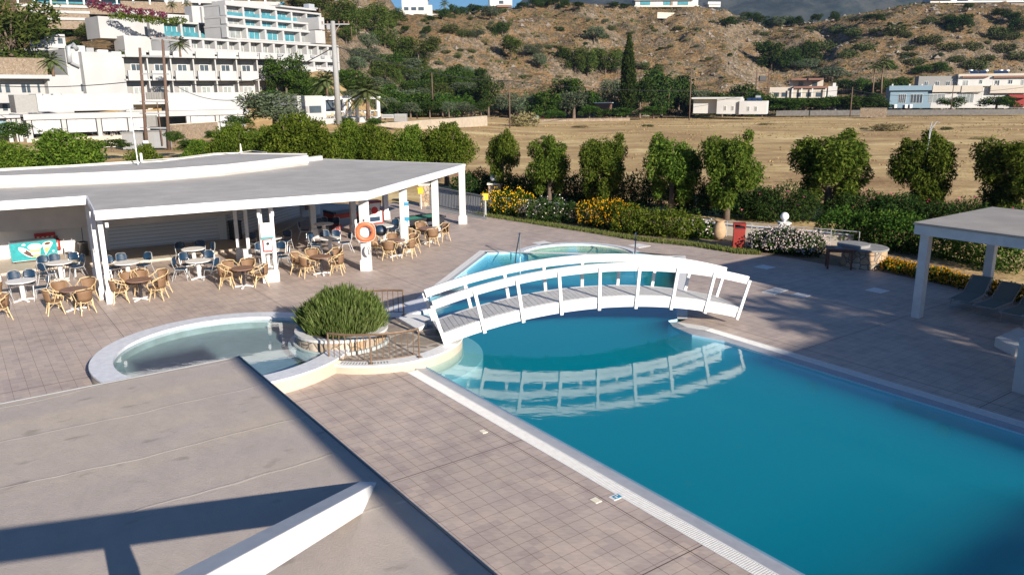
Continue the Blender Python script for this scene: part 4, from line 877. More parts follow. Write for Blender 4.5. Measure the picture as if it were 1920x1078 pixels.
# local frame: x runs towards the camera along the pool, y away from it... (rz = TH+pi => x=-UX, y=-(-NX)->...)
# local +y of the empty points to -left; find the sign that leads away from the pool
yl=Vector((-math.sin(TH+math.pi),math.cos(TH+math.pi),0)); ysg=1 if yl.dot(NX)>0 else -1
def yb(a,b_): return (min(a*ysg,b_*ysg),max(a*ysg,b_*ysg))
b=MB(); b.b2(-.15,16,*yb(-.15,5.0),PZ-.07,PZ); b.build('roof','pergolaroof',pg)
b=MB(); b.b2(-.12,16,*yb(-.12,.0),PZ-.36,PZ-.072); b.b2(-.12,16,*yb(4.85,4.97),PZ-.36,PZ-.072); b.b2(-.12,0,*yb(.002,4.848),PZ-.358,PZ-.072); b.build('fascia','white',pg)
b=MB(); b.b2(0,16,*yb(.002,4.848),PZ-.12,PZ-.073); b.build('ceiling','white',pg)
for a in (.0,5.2,10.4):
    for c in (.05,4.6): b=MB(); b.b2(a,a+.26,*yb(c,c+.26),0,PZ-.36); b.build('post','white',pg,bev=.008)
def lounger(f,j,lab,first=None):
    f=gp(*f,.32); j=gp(*j,.32); d=(j-f).normalized(); g=j-d*.28; g.z=0; rz=math.atan2(d.y,d.x)
    if first: return dup(first,g,rz,lab,group='sun loungers under the pergola')
    t=thing('sun_lounger',lab,'sun lounger',g,rz,'sun loungers under the pergola')
    b=MB(); b.b2(-.98,.28,-.28,.28,.31,.34); b.build('seat_fabric','fabricb',t,bev=.01)
    b=MB(); b.box((.56,0,.55),(.80,.56,.03),M4=Matrix.Rotation(R_(-38),4,'Y')); b.build('backrest','fabricb',t,bev=.01)
    b=MB(); b.tube([(-1.02,-.31,.32),(.30,-.31,.32)],.02,6); b.tube([(-1.02,.31,.32),(.30,.31,.32)],.02,6); b.tube([(-1.02,-.31,.32),(-1.02,.31,.32)],.02,6); b.tube([(.26,-.31,.32),(.90,-.31,.80),(.90,.31,.80),(.26,.31,.32)],.02,6); b.build('frame','grey',t)
    for x in(-.75,.15): b=MB(); b.tube([(x,-.31,.32),(x-.04,-.33,.0),(x-.04,.33,.0),(x,.31,.32)],.018,6); b.build('leg','grey',t)
    b=MB(); b.tube([(.3,-.28,.3),(.62,-.28,.0),(.62,.28,.0),(.3,.28,.3)],.016,6); b.build('leg','grey',t)
    return proto(t)
lg=lounger((1787,568.6),(1826,550),'sun lounger under the pergola, the one nearest the rear post'); lounger((1834,579),(1878,563),'middle sun lounger of the row under the pergola',lg); lounger((1884,592),(1930,576),'sun lounger under the pergola cut by the right edge',lg)
t=thing('poolside_counter','white poolside counter wall with a low slab at the right edge','counter',gp(1896,734),TH)
b=MB(); b.m=Matrix.Translation((0,0,0)); b.b2(-3.2,0,-1.0,0,0,1.32); b.build('wall','whitewall',t,bev=.01)
b=MB(); 
q_=[gp(1866,633,.25),gp(1911,613,.25),gp(1960,640,.25),gp(1905,652,.25)]
b.prism([p[:2] for p in q_],.0,.25); o=b.build('low_white_platform','whitewall'); tag(o,'low white slab between the pergola and the counter wall','slab')
# tall curved lamp mast, red bin, urn, well, table, globe lamps
g=gp(1733,440); t=thing('lamp_mast','thin white lamp mast with two curved tips behind the pergola','lamp mast',(g.x+1.2,g.y+3.2,0)); b=MB(); b.tube([(0,0,0),(.12,0,3.6),(.16,0,4.2)],[.045,.035,.02],8); b.build('pole','metalw',t)
b=MB(); b.tube([(.16,0,4.2),(.22,0,4.9),(.45,0,5.25),(.62,0,5.2)],.022,6); b.build('curved_arm','metalw',t); b=MB(); b.tube([(.16,0,4.2),(.15,0,4.9),(.22,0,5.25)],.018,6); b.build('straight_arm','metalw',t)
t=thing('litter_bin','red square litter bin beside the white flower bush','litter bin',gp(1384,466),R_(-12))
b=MB(); b.prism([(-.25,-.25),(.25,-.25),(.25,.25),(-.25,.25)],.02,.92); b.build('body','red',t,bev=.01); b=MB(); b.prism([(-.27,-.27),(.27,-.27),(.27,.27),(-.27,.27)],.925,.95); b.prism([(-.27,-.27),(.27,-.27),(.27,.27),(-.27,.27)],1.12,1.16); 
for sx in(-1,1):
    for sy in(-1,1): b.box((sx*.24,sy*.24,1.03),(.05,.05,.17))
b.b2(-.26,.26,.2,.25,.96,1.11); b.build('hood','red',t); b=MB(); b.b2(-.22,.22,-.22,.19,.955,1.0); b.build('opening','black',t)
t=thing('clay_urn','tall pale clay urn standing left of the red litter bin','urn',gp(1348,449)); b=MB(); b.lathe([(.001,0),(.20,.01),(.30,.22),(.33,.42),(.27,.68),(.20,.82),(.21,.88),(.26,.92),(.24,.94),(.17,.9)],24); b.build('body','clay',t,True)
b=MB(); b.lathe([(.001,.87),(.17,.87)],16); b.build('earth','soil',t)
g=gp(1621,500); t=thing('stone_well','round stone built well with a concrete cover behind the brown table','well',(g.x+.05,g.y+.25,0))
b=MB(); b.lathe([(.86,0),(.84,.70)],40); b.build('stone_wall','stone',t,True); b=MB(); b.lathe([(.001,.77),(.87,.77),(.89,.75),(.89,.70),(.84,.695)],40); b.build('concrete_rim','wellcap',t); b=MB(); b.lathe([(.001,.89),(.60,.89),(.62,.87),(.62,.775)],36,(-.42,.1,0)); b.build('lid','wellcap',t)
t=thing('wooden_table','small dark brown wooden table with a blue card on it','table',(gp(1578,506)+Vector((0,.35,0))),R_(-15))
b=MB(); b.prism([(-.52,-.36),(.52,-.36),(.52,.36),(-.52,.36)],.78,.82); b.build('tabletop','brownwood',t,bev=.006); b=MB(); b.b2(-.46,.46,-.31,.31,.68,.778); b.build('apron','brownwood',t)
for sx in(-1,1):
    for sy in(-1,1): b=MB(); b.b2(sx*.43-.035,sx*.43+.035,sy*.28-.035,sy*.28+.035,0,.68); b.build('leg','brownwood',t)
b=MB(); b.box((0,0,.0),(.3,.2,.008)); o=b.build('blue_card','paleblue'); o.location=t.location+Vector((-.05,.0,.826)); o.rotation_euler=(0,0,.2); tag(o,'pale blue card lying on the brown wooden table','card')
LASTG=[]
def globe(x,y,z,r,lab,base):
    t=thing('globe_lamp',lab,'lamp',(x,y,z)); LASTG.append(t); b=MB(); b.lathe([(.001,0),(r*.5,.01),(r*.45,.08)],14); b.build('socket','metalw',t); b=MB(); b.ell((0,0,.06+r),(r,r,r),22,12); b.build('globe','lamp',t,True)
g=gp(928,372); g=Vector((g.x,g.y,0)); t=thing('stone_gate_pillar','stone pillar carrying the globe lamp at the gate','pillar',g); b=MB(); b.b2(-.42,.42,-.4,.4,0,.95); b.build('shaft','stone',t); b=MB(); b.b2(-.50,.50,-.48,.48,.952,1.03); b.build('cap','creamy',t); globe(g.x,g.y,1.03,.30,'white globe lamp on the stone pillar by the gate',0)
g=gp(1485,462); g=Vector((g.x+.3,g.y+2.1,0)); b=MB(); b.b2(-.22,.22,-.22,.22,0,.72); b.b2(-.27,.27,-.27,.27,.72,.78); o=b.build('lamp_plinth','whitewall'); o.location=g; tag(o,'white plinth under the globe lamp behind the white flower bush','plinth'); globe(g.x,g.y,.78,.20,'white globe lamp above the white flower bush',0)
g=atY(1768,452,34.5); zz=g.z; g.z=0; g.x-=.6; g.y-=1.6; globe(g.x+.6,g.y+1.6,zz,.20,'white globe lamp half hidden under the pergola roof',0); b=MB(); b.lathe([(.06,-zz),(.06,0)],10); b.build('stem','metalw',LASTG[-1])
# low garden wall
def lowwall(pts,h,th,lab,mat='whitewall',cap='marble'):
    t=thing('garden_wall',lab,'wall',(pts[0][0],pts[0][1],0))
    for i in range(len(pts)-1):
        p=Vector((*pts[i][:2],0))-t.location;q=Vector((*pts[i+1][:2],0))-t.location;p.z=q.z=0; d=(q-p).normalized();n=Vector((-d.y,d.x,0))*th/2
        b=MB(); b.prism([(p-n)[:2],(q-n)[:2],(q+n)[:2],(p+n)[:2]],-.1,h); b.build('wall_face',mat,t); n*=1.25; b=MB(); b.prism([(p-n)[:2],(q-n)[:2],(q+n)[:2],(p+n)[:2]],h+.002,h+.06); b.build('coping',cap,t)
    return t
lowwall([gp(940,388),gp(1060,402)],.55,.25,'low pale wall between the gate pillar and the flowering shrubs','concrete')
W0=gp(1270,432);W1=gp(1600,462); lowwall([W0,W1],.50,.25,'low white wall with a rail behind the red litter bin','cream')
t=thing('wall_rail','thin steel rail in front of the low white wall','rail',W0-Vector((0,.5,0))); d=W1-W0
b=MB(); b.tube([(0,0,.75),(d.x,d.y,.75)],.02,6); b.build('top_bar','metalw',t)
for k in range(8): b=MB(); b.tube([(d.x*k/7,d.y*k/7,0),(d.x*k/7,d.y*k/7,.75)],.018,6); b.build('post','metalw',t)
# gate, pillar, yellow letter boxes, access ramp
G0,G1=gp(822,389),gp(908,409); gd=G1-G0; t=thing('metal_gate','dark metal gate with vertical bars at the far end of the bar','gate',G0,math.atan2(gd.y,gd.x)); GL=gd.length
b=MB(); b.b2(0,GL,-.04,.04,1.18,1.26); b.build('top_rail','grey',t); b=MB(); b.b2(0,GL,-.03,.03,.08,.14); b.build('bottom_rail','grey',t)
for k in range(30): b=MB(); b.b2(GL*k/29-.018,GL*k/29+.018,-.015,.015,.14,1.18); b.build('bar','grey',t)
b=MB(); r0=[gp(800,392),gp(912,412),gp(925,372),gp(800,352)]; b.prism([p[:2] for p in r0],-.01,.012); struct(b.build('driveway','concrete'))
g=gp(797,386); t=thing('stone_pillar','stone pillar left of the dark metal gate','pillar',g); b=MB(); b.b2(-.3,.3,-.3,.3,0,1.3); b.build('shaft','stone',t); b=MB(); b.b2(-.35,.35,-.35,.35,1.302,1.38); b.build('cap','creamy',t)
for (x,y),lab in (((790,392),'yellow box on a white post left of the gate'),((911,406),'yellow box on a white post right of the gate')):
    t=thing('yellow_box',lab,'box',gp(x,y)); b=MB(); b.tube([(0,0,0),(0,0,.95)],.025,6); b.build('post','marblew',t); b=MB(); b.prism([(-.15,-.12),(.15,-.12),(.15,.12),(-.15,.12)],.95,1.25); b.prism([(-.17,-.15),(.17,-.15),(.12,.14),(-.12,.14)],1.251,1.32); b.build('box','yellow',t)
# ------------------------------------------------------------------ planting near the pool
def bush(name,lab,cat,loc,blobs,n,Ls,W,mat,fl=None,nf=0,fs=.07,droop=0,shell=.5,group=None,stem=True):
    t=thing(name,lab,cat,loc,0,group)
    obj('foliage',leaves('foliage',blobs,n,Ls,W,mat,droop,shell),t)
    if fl:
        P,d=blobpts(blobs,nf,.93); P=P[(d[:,2]>-.35)]; d=d[(d[:,2]>-.35)]; out=[]
        for a in range(2):
            D=RNG.normal(size=P.shape)*.7+d*.3; D/=np.linalg.norm(D,axis=1)[:,None]; out.append(quads(P+d*.04,D,fs,fs,RNG.normal(size=P.shape)))
        obj('blossoms',meshnp('blossoms',np.concatenate(out),fl),t)
    if stem:
        b=MB()
        for k in range(7): a=k*.9; b.tube([(0,0,-.1),(math.cos(a)*blobs[0][3]*.5,math.sin(a)*blobs[0][4]*.5,blobs[0][2])],[.035,.012],5)
        b.build('stems','bark',t)
    return t
def row(p,q,n,rx,rz,j=.12):
    p=Vector(p);q=Vector(q);o=[]
    for i in range(n):
        c=p.lerp(q,i/max(n-1,1)); r=1+random.uniform(-j,j); o.append((c.x-p.x,c.y-p.y,rz*r*.75,rx*r,rx*r,rz*r))
    return o
def hedge(a,b_,n,rx,rz,lab,mat='hedge',nl=5000,cat='hedge',name='hedge',off=.9,**k):
    p=gp(*a);q=gp(*b_); p.y+=off;q.y+=off; return bush(name,lab,cat,p,row(p,q,n,rx,rz),nl,.12,.06,mat,stem=True,**k)
hedge((925,404),(975,410),3,.75,.78,'yellow flowering bush right of the gate','hedge',4200,'bush','flowering_bush',fl='fl_y',nf=1000,fs=.065)
hedge((1015,420),(1075,424),3,.85,.72,'dark green bush with small white blossoms between the yellow and orange bushes','oleander',5200,'bush','bush',fl='fl_w',nf=100,fs=.07,off=1.2)
hedge((1118,430),(1165,438),3,.9,.75,'bush covered in orange yellow blossoms behind the whirlpool','hedge',4800,'bush','flowering_bush',fl='fl_o',nf=1700,fs=.065,off=1.1)
hedge((1185,443),(1300,455),5,.95,.78,'broad clipped green hedge left of the clay urn','leafb',8500,off=1.2)
hedge((1325,457),(1345,459),2,.55,.5,'loose bush with pinkish blossoms beside the clay urn','hedge',2000,'bush','flowering_bush',fl='fl_w',nf=160,fs=.08,off=1.7)
hedge((1452,481),(1535,490),5,.82,.62,'spreading bush full of white blossoms beside the wooden table','oleander',7000,'bush','flowering_bush',fl='fl_w',nf=2400,fs=.07,off=1.3)
hedge((1620,478),(1765,500),7,1.0,.92,'tall dark clipped hedge behind the stone well','hedge',11000,off=3.2)
hedge((1780,500),(1990,545),7,1.0,.85,'dark hedge seen beneath the pergola roof','hedge',9000,off=3.0)
hedge((1670,510),(2000,590),12,.5,.28,'low strip of orange yellow flowers in front of the dark hedge','hedge',4200,'flower bed','flower_bed',fl='fl_o',nf=3600,fs=.06,off=.75)
# grass along the bed edge
ge_=[gp(x,y) for x,y in ((885,404),(1000,422),(1110,439),(1200,454),(1300,464),(1380,477),(1420,479))]
def grassy():
    n=6500; k=RNG.integers(0,len(ge_)-1,n); f=RNG.random(n)[:,None]; A=np.array([p[:] for p in ge_]); P=A[k]*(1-f)+A[k+1]*f; P[:,1]+=.05+RNG.random(n)*.9; P[:,0]+=RNG.random(n)*.3; P[:,2]=.03+RNG.random(n)*.05
    D=RNG.normal(size=(n,3))*.5; D[:,2]+=1; D/=np.linalg.norm(D,axis=1)[:,None]; return meshnp('grass',quads(P,D,.12+.16*RNG.random(n),.03),'grass')
struct(obj('grass',grassy()),'stuff')
# tree prototypes
def limbs(h,r,n,spread,mat='bark',lean=0,fork=.45):
    b=MB(); b.tube([(0,0,-.2),(lean*.3,0,h*fork*.5),(lean*.5,0,h*fork)],[r*1.3,r,r*.85],8)
    for k in range(n):
        a=2*math.pi*k/n+.4; b.tube([(lean*.5,0,h*fork),(lean*.5+math.cos(a)*spread*.4,math.sin(a)*spread*.4,h*.62),(lean*.5+math.cos(a)*spread*.8,math.sin(a)*spread*.8,h*.85)],[r*.7,r*.4,r*.12],6)
    return b
def tree_proto(name,h,r,nl,sp,blobs,n,Lf,W,mat,droop=0,shell=.5,bark='bark',fork=.45,up=0):
    t=thing(name,'x','tree'); limbs(h,r,nl,sp,fork=fork).build('trunk',bark,t,True); obj('crown',leaves('crown',blobs,n,Lf,W,mat,droop,shell,up),t); return proto(t)
def rt_blobs(s):
    r=random.Random(s); o=[(0,0,3.05,1.2,1.15,1.0)]
    for k in range(9):
        a=2*math.pi*k/9+r.uniform(-.3,.3); d=r.uniform(.75,1.15); z=r.uniform(2.0,3.7); q=r.uniform(.5,.8); o.append((math.cos(a)*d,math.sin(a)*d,z,q,q,q*r.uniform(.9,1.3)))
    for k in range(7): a=r.uniform(0,6.28); q=r.uniform(.3,.5); o.append((math.cos(a)*.8,math.sin(a)*.8,r.uniform(1.15,1.8),q,q,r.uniform(.5,.8)))
    for k in range(5): a=r.uniform(0,6.28); q=r.uniform(.22,.38); o.append((math.cos(a)*1.0,math.sin(a)*1.0,r.uniform(3.2,4.15),q,q,q))
    return o
RT=[tree_proto('round_crowned_tree',4.4,.15,5,1.0,rt_blobs(s),18500,.20,.055,'leaf',.45,.45) for s in (3,8,14)]
rowspec=[(943,372,62,1.05,0),(1030,384,84,1.0,1),(1128,392,98,1.05,2),(1258,405,112,1.05,0),(1362,415,112,1.12,1),(1549,408,150,1.12,2),(1722,418,121,1.1,0),(1890,432,150,1.1,1)]
rl_=['beside the globe lamp pillar','behind the yellow flowering bush','behind the orange blossoms','above the clipped hedge','touching its left neighbour, above the clay urn','standing free above the white flower bush','behind the curved lamp mast','at the right edge above the pergola']
for i,(x,y,w,hs,k) in enumerate(rowspec):
    g=gp(x,y); sx=w/1469*g.y/3.3
    dup(RT[k],(g.x,g.y,0),random.uniform(0,6),'round crowned tree '+rl_[i],(sx,sx,hs*.98),'round crowned trees along the dry field')
# oleander shrubs under the row
for i,(x,y,w,h,l) in enumerate([(895,366,1.2,.8,'right of the bar roof tip'),(985,372,1.2,.75,'between first and second row tree'),(1080,378,1.4,.85,'between second and third row tree'),(1190,388,1.5,1.0,'between third and fourth row tree'),(1300,400,1.3,.95,'below the two touching row trees'),(1400,408,1.3,.85,'right of the two touching row trees'),(1465,415,1.5,.95,'above the globe lamp'),(1620,418,1.5,.75,'right of the free standing row tree'),(1680,424,1.2,.8,'left of the lamp mast'),(1800,436,1.6,.75,'right of the lamp mast'),(1945,452,1.5,.8,'at the right edge behind the pergola')]):
    g=gp(x,y); g.z=0
    bush('oleander_shrub','dark oleander shrub '+l,'shrub',g,[(0,0,h*1.0,w*1.1,w*.9,h*1.2),(w*.7,0,h*.85,w*.8,w*.7,h*.95),(-w*.7,.2,h*.9,w*.8,w*.7,h*1.0)],6500,.20,.05,'oleander','fl_p',26,.10,0,.45,'oleander shrubs under the row of trees')
# trees behind the bar
LT=[tree_proto('broad_tree',4.2,.16,5,1.3,[(0,0,2.7,1.7,1.5,1.3),(1.1,0,2.3,1.0,1,1.0),(-1.1,.2,2.2,1.0,1,1.0),(.5,-.8,2.0,.9,.8,.9),(-.4,-.8,2.9,.9,.8,.8),(.2,.3,3.5,.9,.9,.7)],15000,.17,.07,'leafb',.15,.5)]
for (x,Y,ty,w,lab) in [(8,47,262,110,'at the left edge behind the bar roof'),(118,48,243,150,'full round one behind the left part of the bar roof'),(268,50,272,85,'small one behind the aerial mast'),(372,62,262,70,'low one right of the twin wooden poles'),(432,62,230,85,'left of the tall crown beside the concrete pole'),(500,60,236,100,'behind the highest kerb of the bar roof'),(558,58,213,150,'tallest one left of the concrete pole'),(655,60,226,85,'directly right of the concrete pole base'),(700,60,232,95,'between concrete pole and dry field, middle one'),(770,60,235,85,'second from the field edge behind the bar'),(835,60,230,105,'nearest the dry field behind the bar')]:
    p=atY(x,ty,Y); h=p.z; s=w/1469*Y/3.9; g0=Vector((p.x,Y,0)); dup(LT[0],g0,random.uniform(0,6),'broad green tree, '+lab,(s,s,max(h,2.6)/4.15),'broad trees behind the bar')
for t in RT+LT: kill(t)
# shade palms outside the picture
def palm(h,r,nf,fl_,lab,loc,cat='palm tree',bark='palmbark',group=None,seed=1,first=None):
    t=thing('palm_tree',lab,cat,loc,random.uniform(0,6),group); R2=random.Random(seed)
    b=MB(); b.tube([(0,0,-.3),(.02*h,0,h*.5),(0,0,h)],[r*1.3,r,r*.9],8); b.build('trunk',bark,t,True)
    out=[]
    for k in range(nf):
        a=2.4*k; e=R_(75-105*k/nf); n=26; s=np.linspace(.08,1,n); x=s*fl_*math.cos(e)*.9; z=h+s*fl_*math.sin(e)-(s**2)*fl_*.45
        mid=np.stack([x*math.cos(a),x*math.sin(a),z],1); T=np.gradient(mid,axis=0); T/=np.linalg.norm(T,axis=1)[:,None]
        side=np.array([-math.sin(a),math.cos(a),0.])
        for sg in(-1,1):
            D=side*sg*.8+T*.55+np.array([0,0,-.25]); D/=np.linalg.norm(D,axis=1)[:,None]; Ln=fl_*.26*np.sin(np.pi*np.clip(s*.85+.12,0,1))
            out.append(quads(mid+D*Ln[:,None]*.5,D,Ln,.085*fl_/2,np.repeat(np.array([[0,0,1.]]),n,0)+T*.2))
        out.append(quads(mid,T,fl_/n*1.6,.05))
    obj('crown',meshnp('crown',np.concatenate(out),'palmleaf'),t); return t
pw=palm(7.5,.16,30,2.6,'x',(0,0,0)); proto(pw)
for k,(x,y,z,lab) in enumerate([(21.8,5.2,1.0,'tall palm right of the camera, nearest the pergola'),(25.3,4.2,1.12,'tall palm right of the camera, between the other two'),(24.0,.2,1.05,'tall palm right of the camera, nearest the taller unseen block')]): dup(pw,(x,y,0),k*1.3,lab,z,'palms outside the right edge of the picture')
kill(pw)
# ------------------------------------------------------------------ hillside vegetation
def vp(name,blobs,n,Lf,W,mat,droop=0,shell=.5,trunk=(0,0),up=0,bark='bark'):
    t=thing(name,'x','tree')
    if trunk[0]: limbs(trunk[0],trunk[1],4,.25,fork=.4).build('trunk',bark,t)
    obj('crown',leaves('crown',blobs,n,Lf,W,mat,droop,shell,up),t); return proto(t)
def rb_(s,n,flat=1,base=.35):
    r=random.Random(s); o=[(0,0,base+.28,.34,.34,.30*flat)]
    for k in range(n): a=r.uniform(0,6.28); d=r.uniform(.15,.38); o.append((math.cos(a)*d,math.sin(a)*d,base+r.uniform(-.02,.5)*flat,r.uniform(.12,.22),r.uniform(.12,.22),r.uniform(.10,.2)))
    return o
# unit-size plants (1 m tall), scaled when copied
PR_={'pine':[vp('pine_tree',rb_(s,14,1,.32),3600,.062,.020,'pine',0,.4,(.9,.022),.2) for s in (1,2,5)],
 'olive':[vp('olive_tree',rb_(s,10,.9,.28),3000,.055,.022,'olive',0,.45,(.7,.03)) for s in (3,4)],
 'green':[vp('leafy_tree',rb_(s,11,1,.25),3200,.060,.028,'dark',.1,.45,(.7,.025)) for s in (6,7)],
 'leafy':[vp('leafy_tree',rb_(s,11,1,.25),3200,.060,.028,'hedge',.1,.45,(.7,.025)) for s in (16,17)],
 'bush':[vp('bush',[(0,0,.35,.5,.5,.42),(.3,.1,.3,.3,.3,.3),(-.3,0,.28,.3,.3,.3)],1100,.10,.05,'scrub',0,.5)],
 'dry':[vp('dry_bush',[(0,0,.3,.5,.5,.35),(.3,.1,.25,.3,.3,.28)],1100,.12,.03,'drybush',0,.4)],
 'cypress':[vp('cypress_tree',[(0,0,.12+.085*k,*(2*[[.052,.066,.074,.076,.075,.070,.062,.05,.036,.02][k]]),.075) for k in range(10)],9000,.030,.010,'dark',0,.6,(.15,.012),1.2)]}
NM={'pine':'dark green pine','olive':'grey olive tree','green':'dark leafy tree','leafy':'green leafy tree','bush':'low scrub bush','dry':'dry straw-coloured bush','cypress':'cypress'}
PL_=[]
def put(kind,px,base,w,h,lab=None,Y=None,grp=None,zone=None):
    if Y: p=atY(px,base,Y); g=Vector((p.x,Y,min(p.z,tz1(p.x,Y)+.3) if True else 0)); g.z=p.z if abs(p.z-tz1(p.x,Y))<2.5 else tz1(p.x,Y)
    else: g=hit(px,base)
    s=g.y/1469; PL_.append((kind,px,g,w*s/ (.95 if kind in('bush','dry') else .16 if kind=='cypress' else .82),h*s/(.78 if kind in('bush','dry') else .95),lab,zone or grp))
put('pine',22,106,150,140,'huge dark pine at the top left corner',Y=149); put('pine',65,104,90,95,'second dark pine beside the huge corner pine',Y=152); put('pine',168,100,80,62,'pine behind the plain stair tower, left one',Y=176); put('pine',212,100,86,56,'pine behind the plain stair tower, right one',Y=180)
for a in [('leafy',86,70,40,42),('leafy',108,135,50,34),('bush',30,138,60,16),('bush',65,138,30,12),('leafy',170,30,60,26),('leafy',250,30,70,22),('bush',225,32,40,14),('green',125,135,26,26),
 ('pine',565,22,50,34),('pine',600,28,55,40),('pine',640,52,60,50),('pine',668,72,56,50),('pine',705,70,70,62),('pine',728,58,44,40),('olive',693,96,40,36),('pine',722,95,44,40),('pine',752,118,56,50),('pine',785,124,66,54),('pine',650,88,34,30)]: put(*a,zone='beside the terraced hotel' if a[1]<560 else 'on the wooded slope right of the terraced hotel')
for a in [('leafy',662,138,56,44),('leafy',695,142,42,36),('olive',722,142,44,34),('olive',742,128,30,26),('olive',800,140,58,32),('olive',835,150,50,30),('leafy',755,165,60,40),('leafy',790,172,60,44),('olive',825,178,54,42),('leafy',852,182,50,42),('green',885,190,54,50),('olive',765,205,52,36),('leafy',735,210,48,38),('leafy',800,208,40,26),('leafy',835,208,36,24),('leafy',870,206,36,22),('olive',700,190,40,44),('green',916,207,44,58),('olive',954,200,42,44),('olive',990,203,40,44),('leafy',1025,205,50,52),('leafy',1060,204,56,56),('leafy',1098,200,54,50),('olive',1076,213,64,40),('olive',1144,205,44,52),('green',1200,212,46,60),('green',1240,212,70,72),('green',1272,212,56,62),('olive',1310,196,44,48),('green',1393,190,64,54),('green',1355,195,50,42),('leafy',1430,196,44,42),('leafy',1105,218,36,22),('leafy',1130,220,30,18),('leafy',1165,219,40,20),('leafy',1040,224,36,18),('leafy',1225,218,44,22),('leafy',1470,205,60,20),('leafy',1510,204,56,18),('leafy',1560,206,60,24),('leafy',1600,206,56,24),('green',1640,205,50,22),('olive',1330,188,40,36),('green',1480,196,40,26)]: put(a[0],a[1],a[2],a[3]*1.18,a[4]*(1.2 if a[2]<215 else 1),Y=random.uniform(196,212) if a[2]<215 else random.uniform(184,190),zone='in the belt of trees behind the dry field')
for a in [('leafy',505,205,50,40),('green',545,214,50,36),('leafy',575,205,40,30),('olive',530,225,50,26),('leafy',538,180,62,80),('leafy',560,178,44,50),('green',520,178,40,56),('leafy',590,200,50,50),('leafy',520,165,44,54),('green',552,172,40,44),('leafy',585,178,44,34),('green',606,170,34,30),('leafy',500,200,50,26),('olive',470,205,50,22),('leafy',560,195,60,30),('green',615,190,30,24)]: put(*a,zone='between the white hotel and the concrete pole')
for a in [('leafy',150,66,44,26),('pine',172,80,50,34),('leafy',255,96,40,20),('leafy',285,100,44,20),('bush',330,100,40,14),('leafy',118,72,40,30),('green',140,98,34,22),('leafy',235,100,40,24)]: put(*a,zone='on the bank between the hotel terraces')
for a in [('leafy',478,232,60,34),('green',505,228,44,30),('leafy',450,240,50,26),('leafy',600,232,40,16)]: put(*a,Y=112,zone='at the right end of the hotel terrace')
put('leafy',1783,204,42,24,'loose green bush before the windows of the blue and white house',Y=214); put('leafy',1868,203,66,26,'long clipped green bush beside the red shop front',Y=212)
for k in range(44):
    px=random.uniform(655,905); f=(px-655)/250; put(random.choice(['leafy','olive','olive','green','pine']),px,random.uniform(112+f*50,200),random.uniform(30,52),random.uniform(24,44),zone='on the bushy bank above the cafe')
for k in range(26):
    px=random.uniform(900,1420); put(random.choice(['leafy','olive','green']),px,random.uniform(172,192),random.uniform(34,56),random.uniform(26,44),Y=random.uniform(216,232),zone='at the foot of the middle hill')
for k in range(16):
    px=random.uniform(1440,1660); put(random.choice(['leafy','olive','green']),px,random.uniform(150,182),random.uniform(30,46),random.uniform(22,36),Y=random.uniform(252,262),zone='around the pale house')
for k in range(16): put(random.choice(['leafy','olive','green']),722+k*12,218-k*.4,random.uniform(30,44),random.uniform(16,30),Y=random.uniform(153,162),zone='right behind the long beige wall')
put('olive',516,240,128,78,'big grey green tree before the hotel, left of the concrete pole',Y=92)
for a in [('leafy',328,268,36,26),('leafy',365,285,60,28),('leafy',210,280,60,22),('leafy',400,262,30,20),('leafy',645,236,40,18),('leafy',700,238,36,18),('leafy',622,228,26,22)]: put(*a,Y=84 if a[1]<420 else 100,zone='along the foot of the hotel terrace')
put('leafy',30,262,60,40,'bushy plant at the left edge before the hotel terrace',Y=90)
for a in [('pine',1078,142,40,50),('pine',1102,145,46,54),('pine',1135,143,46,54),('pine',1160,140,34,44),('olive',1114,87,36,36),('pine',957,114,48,44),('olive',1003,108,38,28),('olive',1014,131,30,32),('green',1057,117,30,26),('bush',1233,141,22,16),('bush',1209,132,20,13),('green',740,46,42,24),('green',830,42,26,24),('olive',919,40,40,28),('green',942,74,30,30),('green',800,66,20,16),('bush',845,62,30,16),('bush',870,70,26,14),('olive',895,78,34,20),('green',760,66,16,14),('bush',925,62,24,12)]: put(*a,zone='on the rocky slope of the middle hill')
for x,h in ((852,22),(868,16),(885,20),(900,14),(980,12),(1003,20),(1020,22),(1040,16),(1058,20),(1085,12),(1150,12),(1172,10)): put('green',x,{852:30,868:29,885:27,900:26}.get(x,17),22,h,zone='on the crest of the middle hill')
for x in (1362,1380,1396,1410,1425,1442,1458,1475,1490): put(random.choice(['olive','green']),x,44+random.uniform(-4,12),30,random.uniform(16,24),zone='in the saddle before the far mountain')
for a in [('green',1530,46,20,19),('green',1565,43,20,22),('olive',1600,42,28,11),('green',1640,42,36,16),('olive',1625,40,20,11),('green',1446,132,52,52),('green',1481,130,42,44),('green',1514,124,44,50),('green',1430,110,36,34),('olive',1514,133,40,24),('olive',1490,138,34,22),('olive',1560,152,60,28),('green',1584,178,40,28),('leafy',1618,180,38,36),('leafy',1664,178,36,34),('leafy',1692,172,30,28),('green',1640,178,30,24),
 ('bush',1679,68,34,20),('bush',1741,83,40,17),('bush',1706,96,26,9),('bush',1777,96,42,14),('bush',1820,96,30,16),('green',1800,58,48,32),('green',1780,56,30,22),('bush',1698,109,34,9),('bush',1714,122,34,13),('leafy',1757,137,50,20),('leafy',1728,140,34,16),('bush',1866,71,26,20),('bush',1890,77,38,15),('bush',1882,97,38,16),('green',1912,66,44,34),('green',1877,36,38,20),('bush',1828,130,38,22),('bush',1850,118,30,14),('bush',1910,112,40,16),('leafy',1665,132,30,20),('bush',1792,120,30,12),('green',1898,48,30,22),('bush',1700,75,20,12),('bush',1745,46,24,12),('green',1815,22,18,14),('bush',1600,70,30,16),('bush',1570,64,28,16),('bush',1620,95,34,14),('bush',1590,110,30,16),('bush',1545,95,36,20)]: put(*a,zone='on the right hand hill')
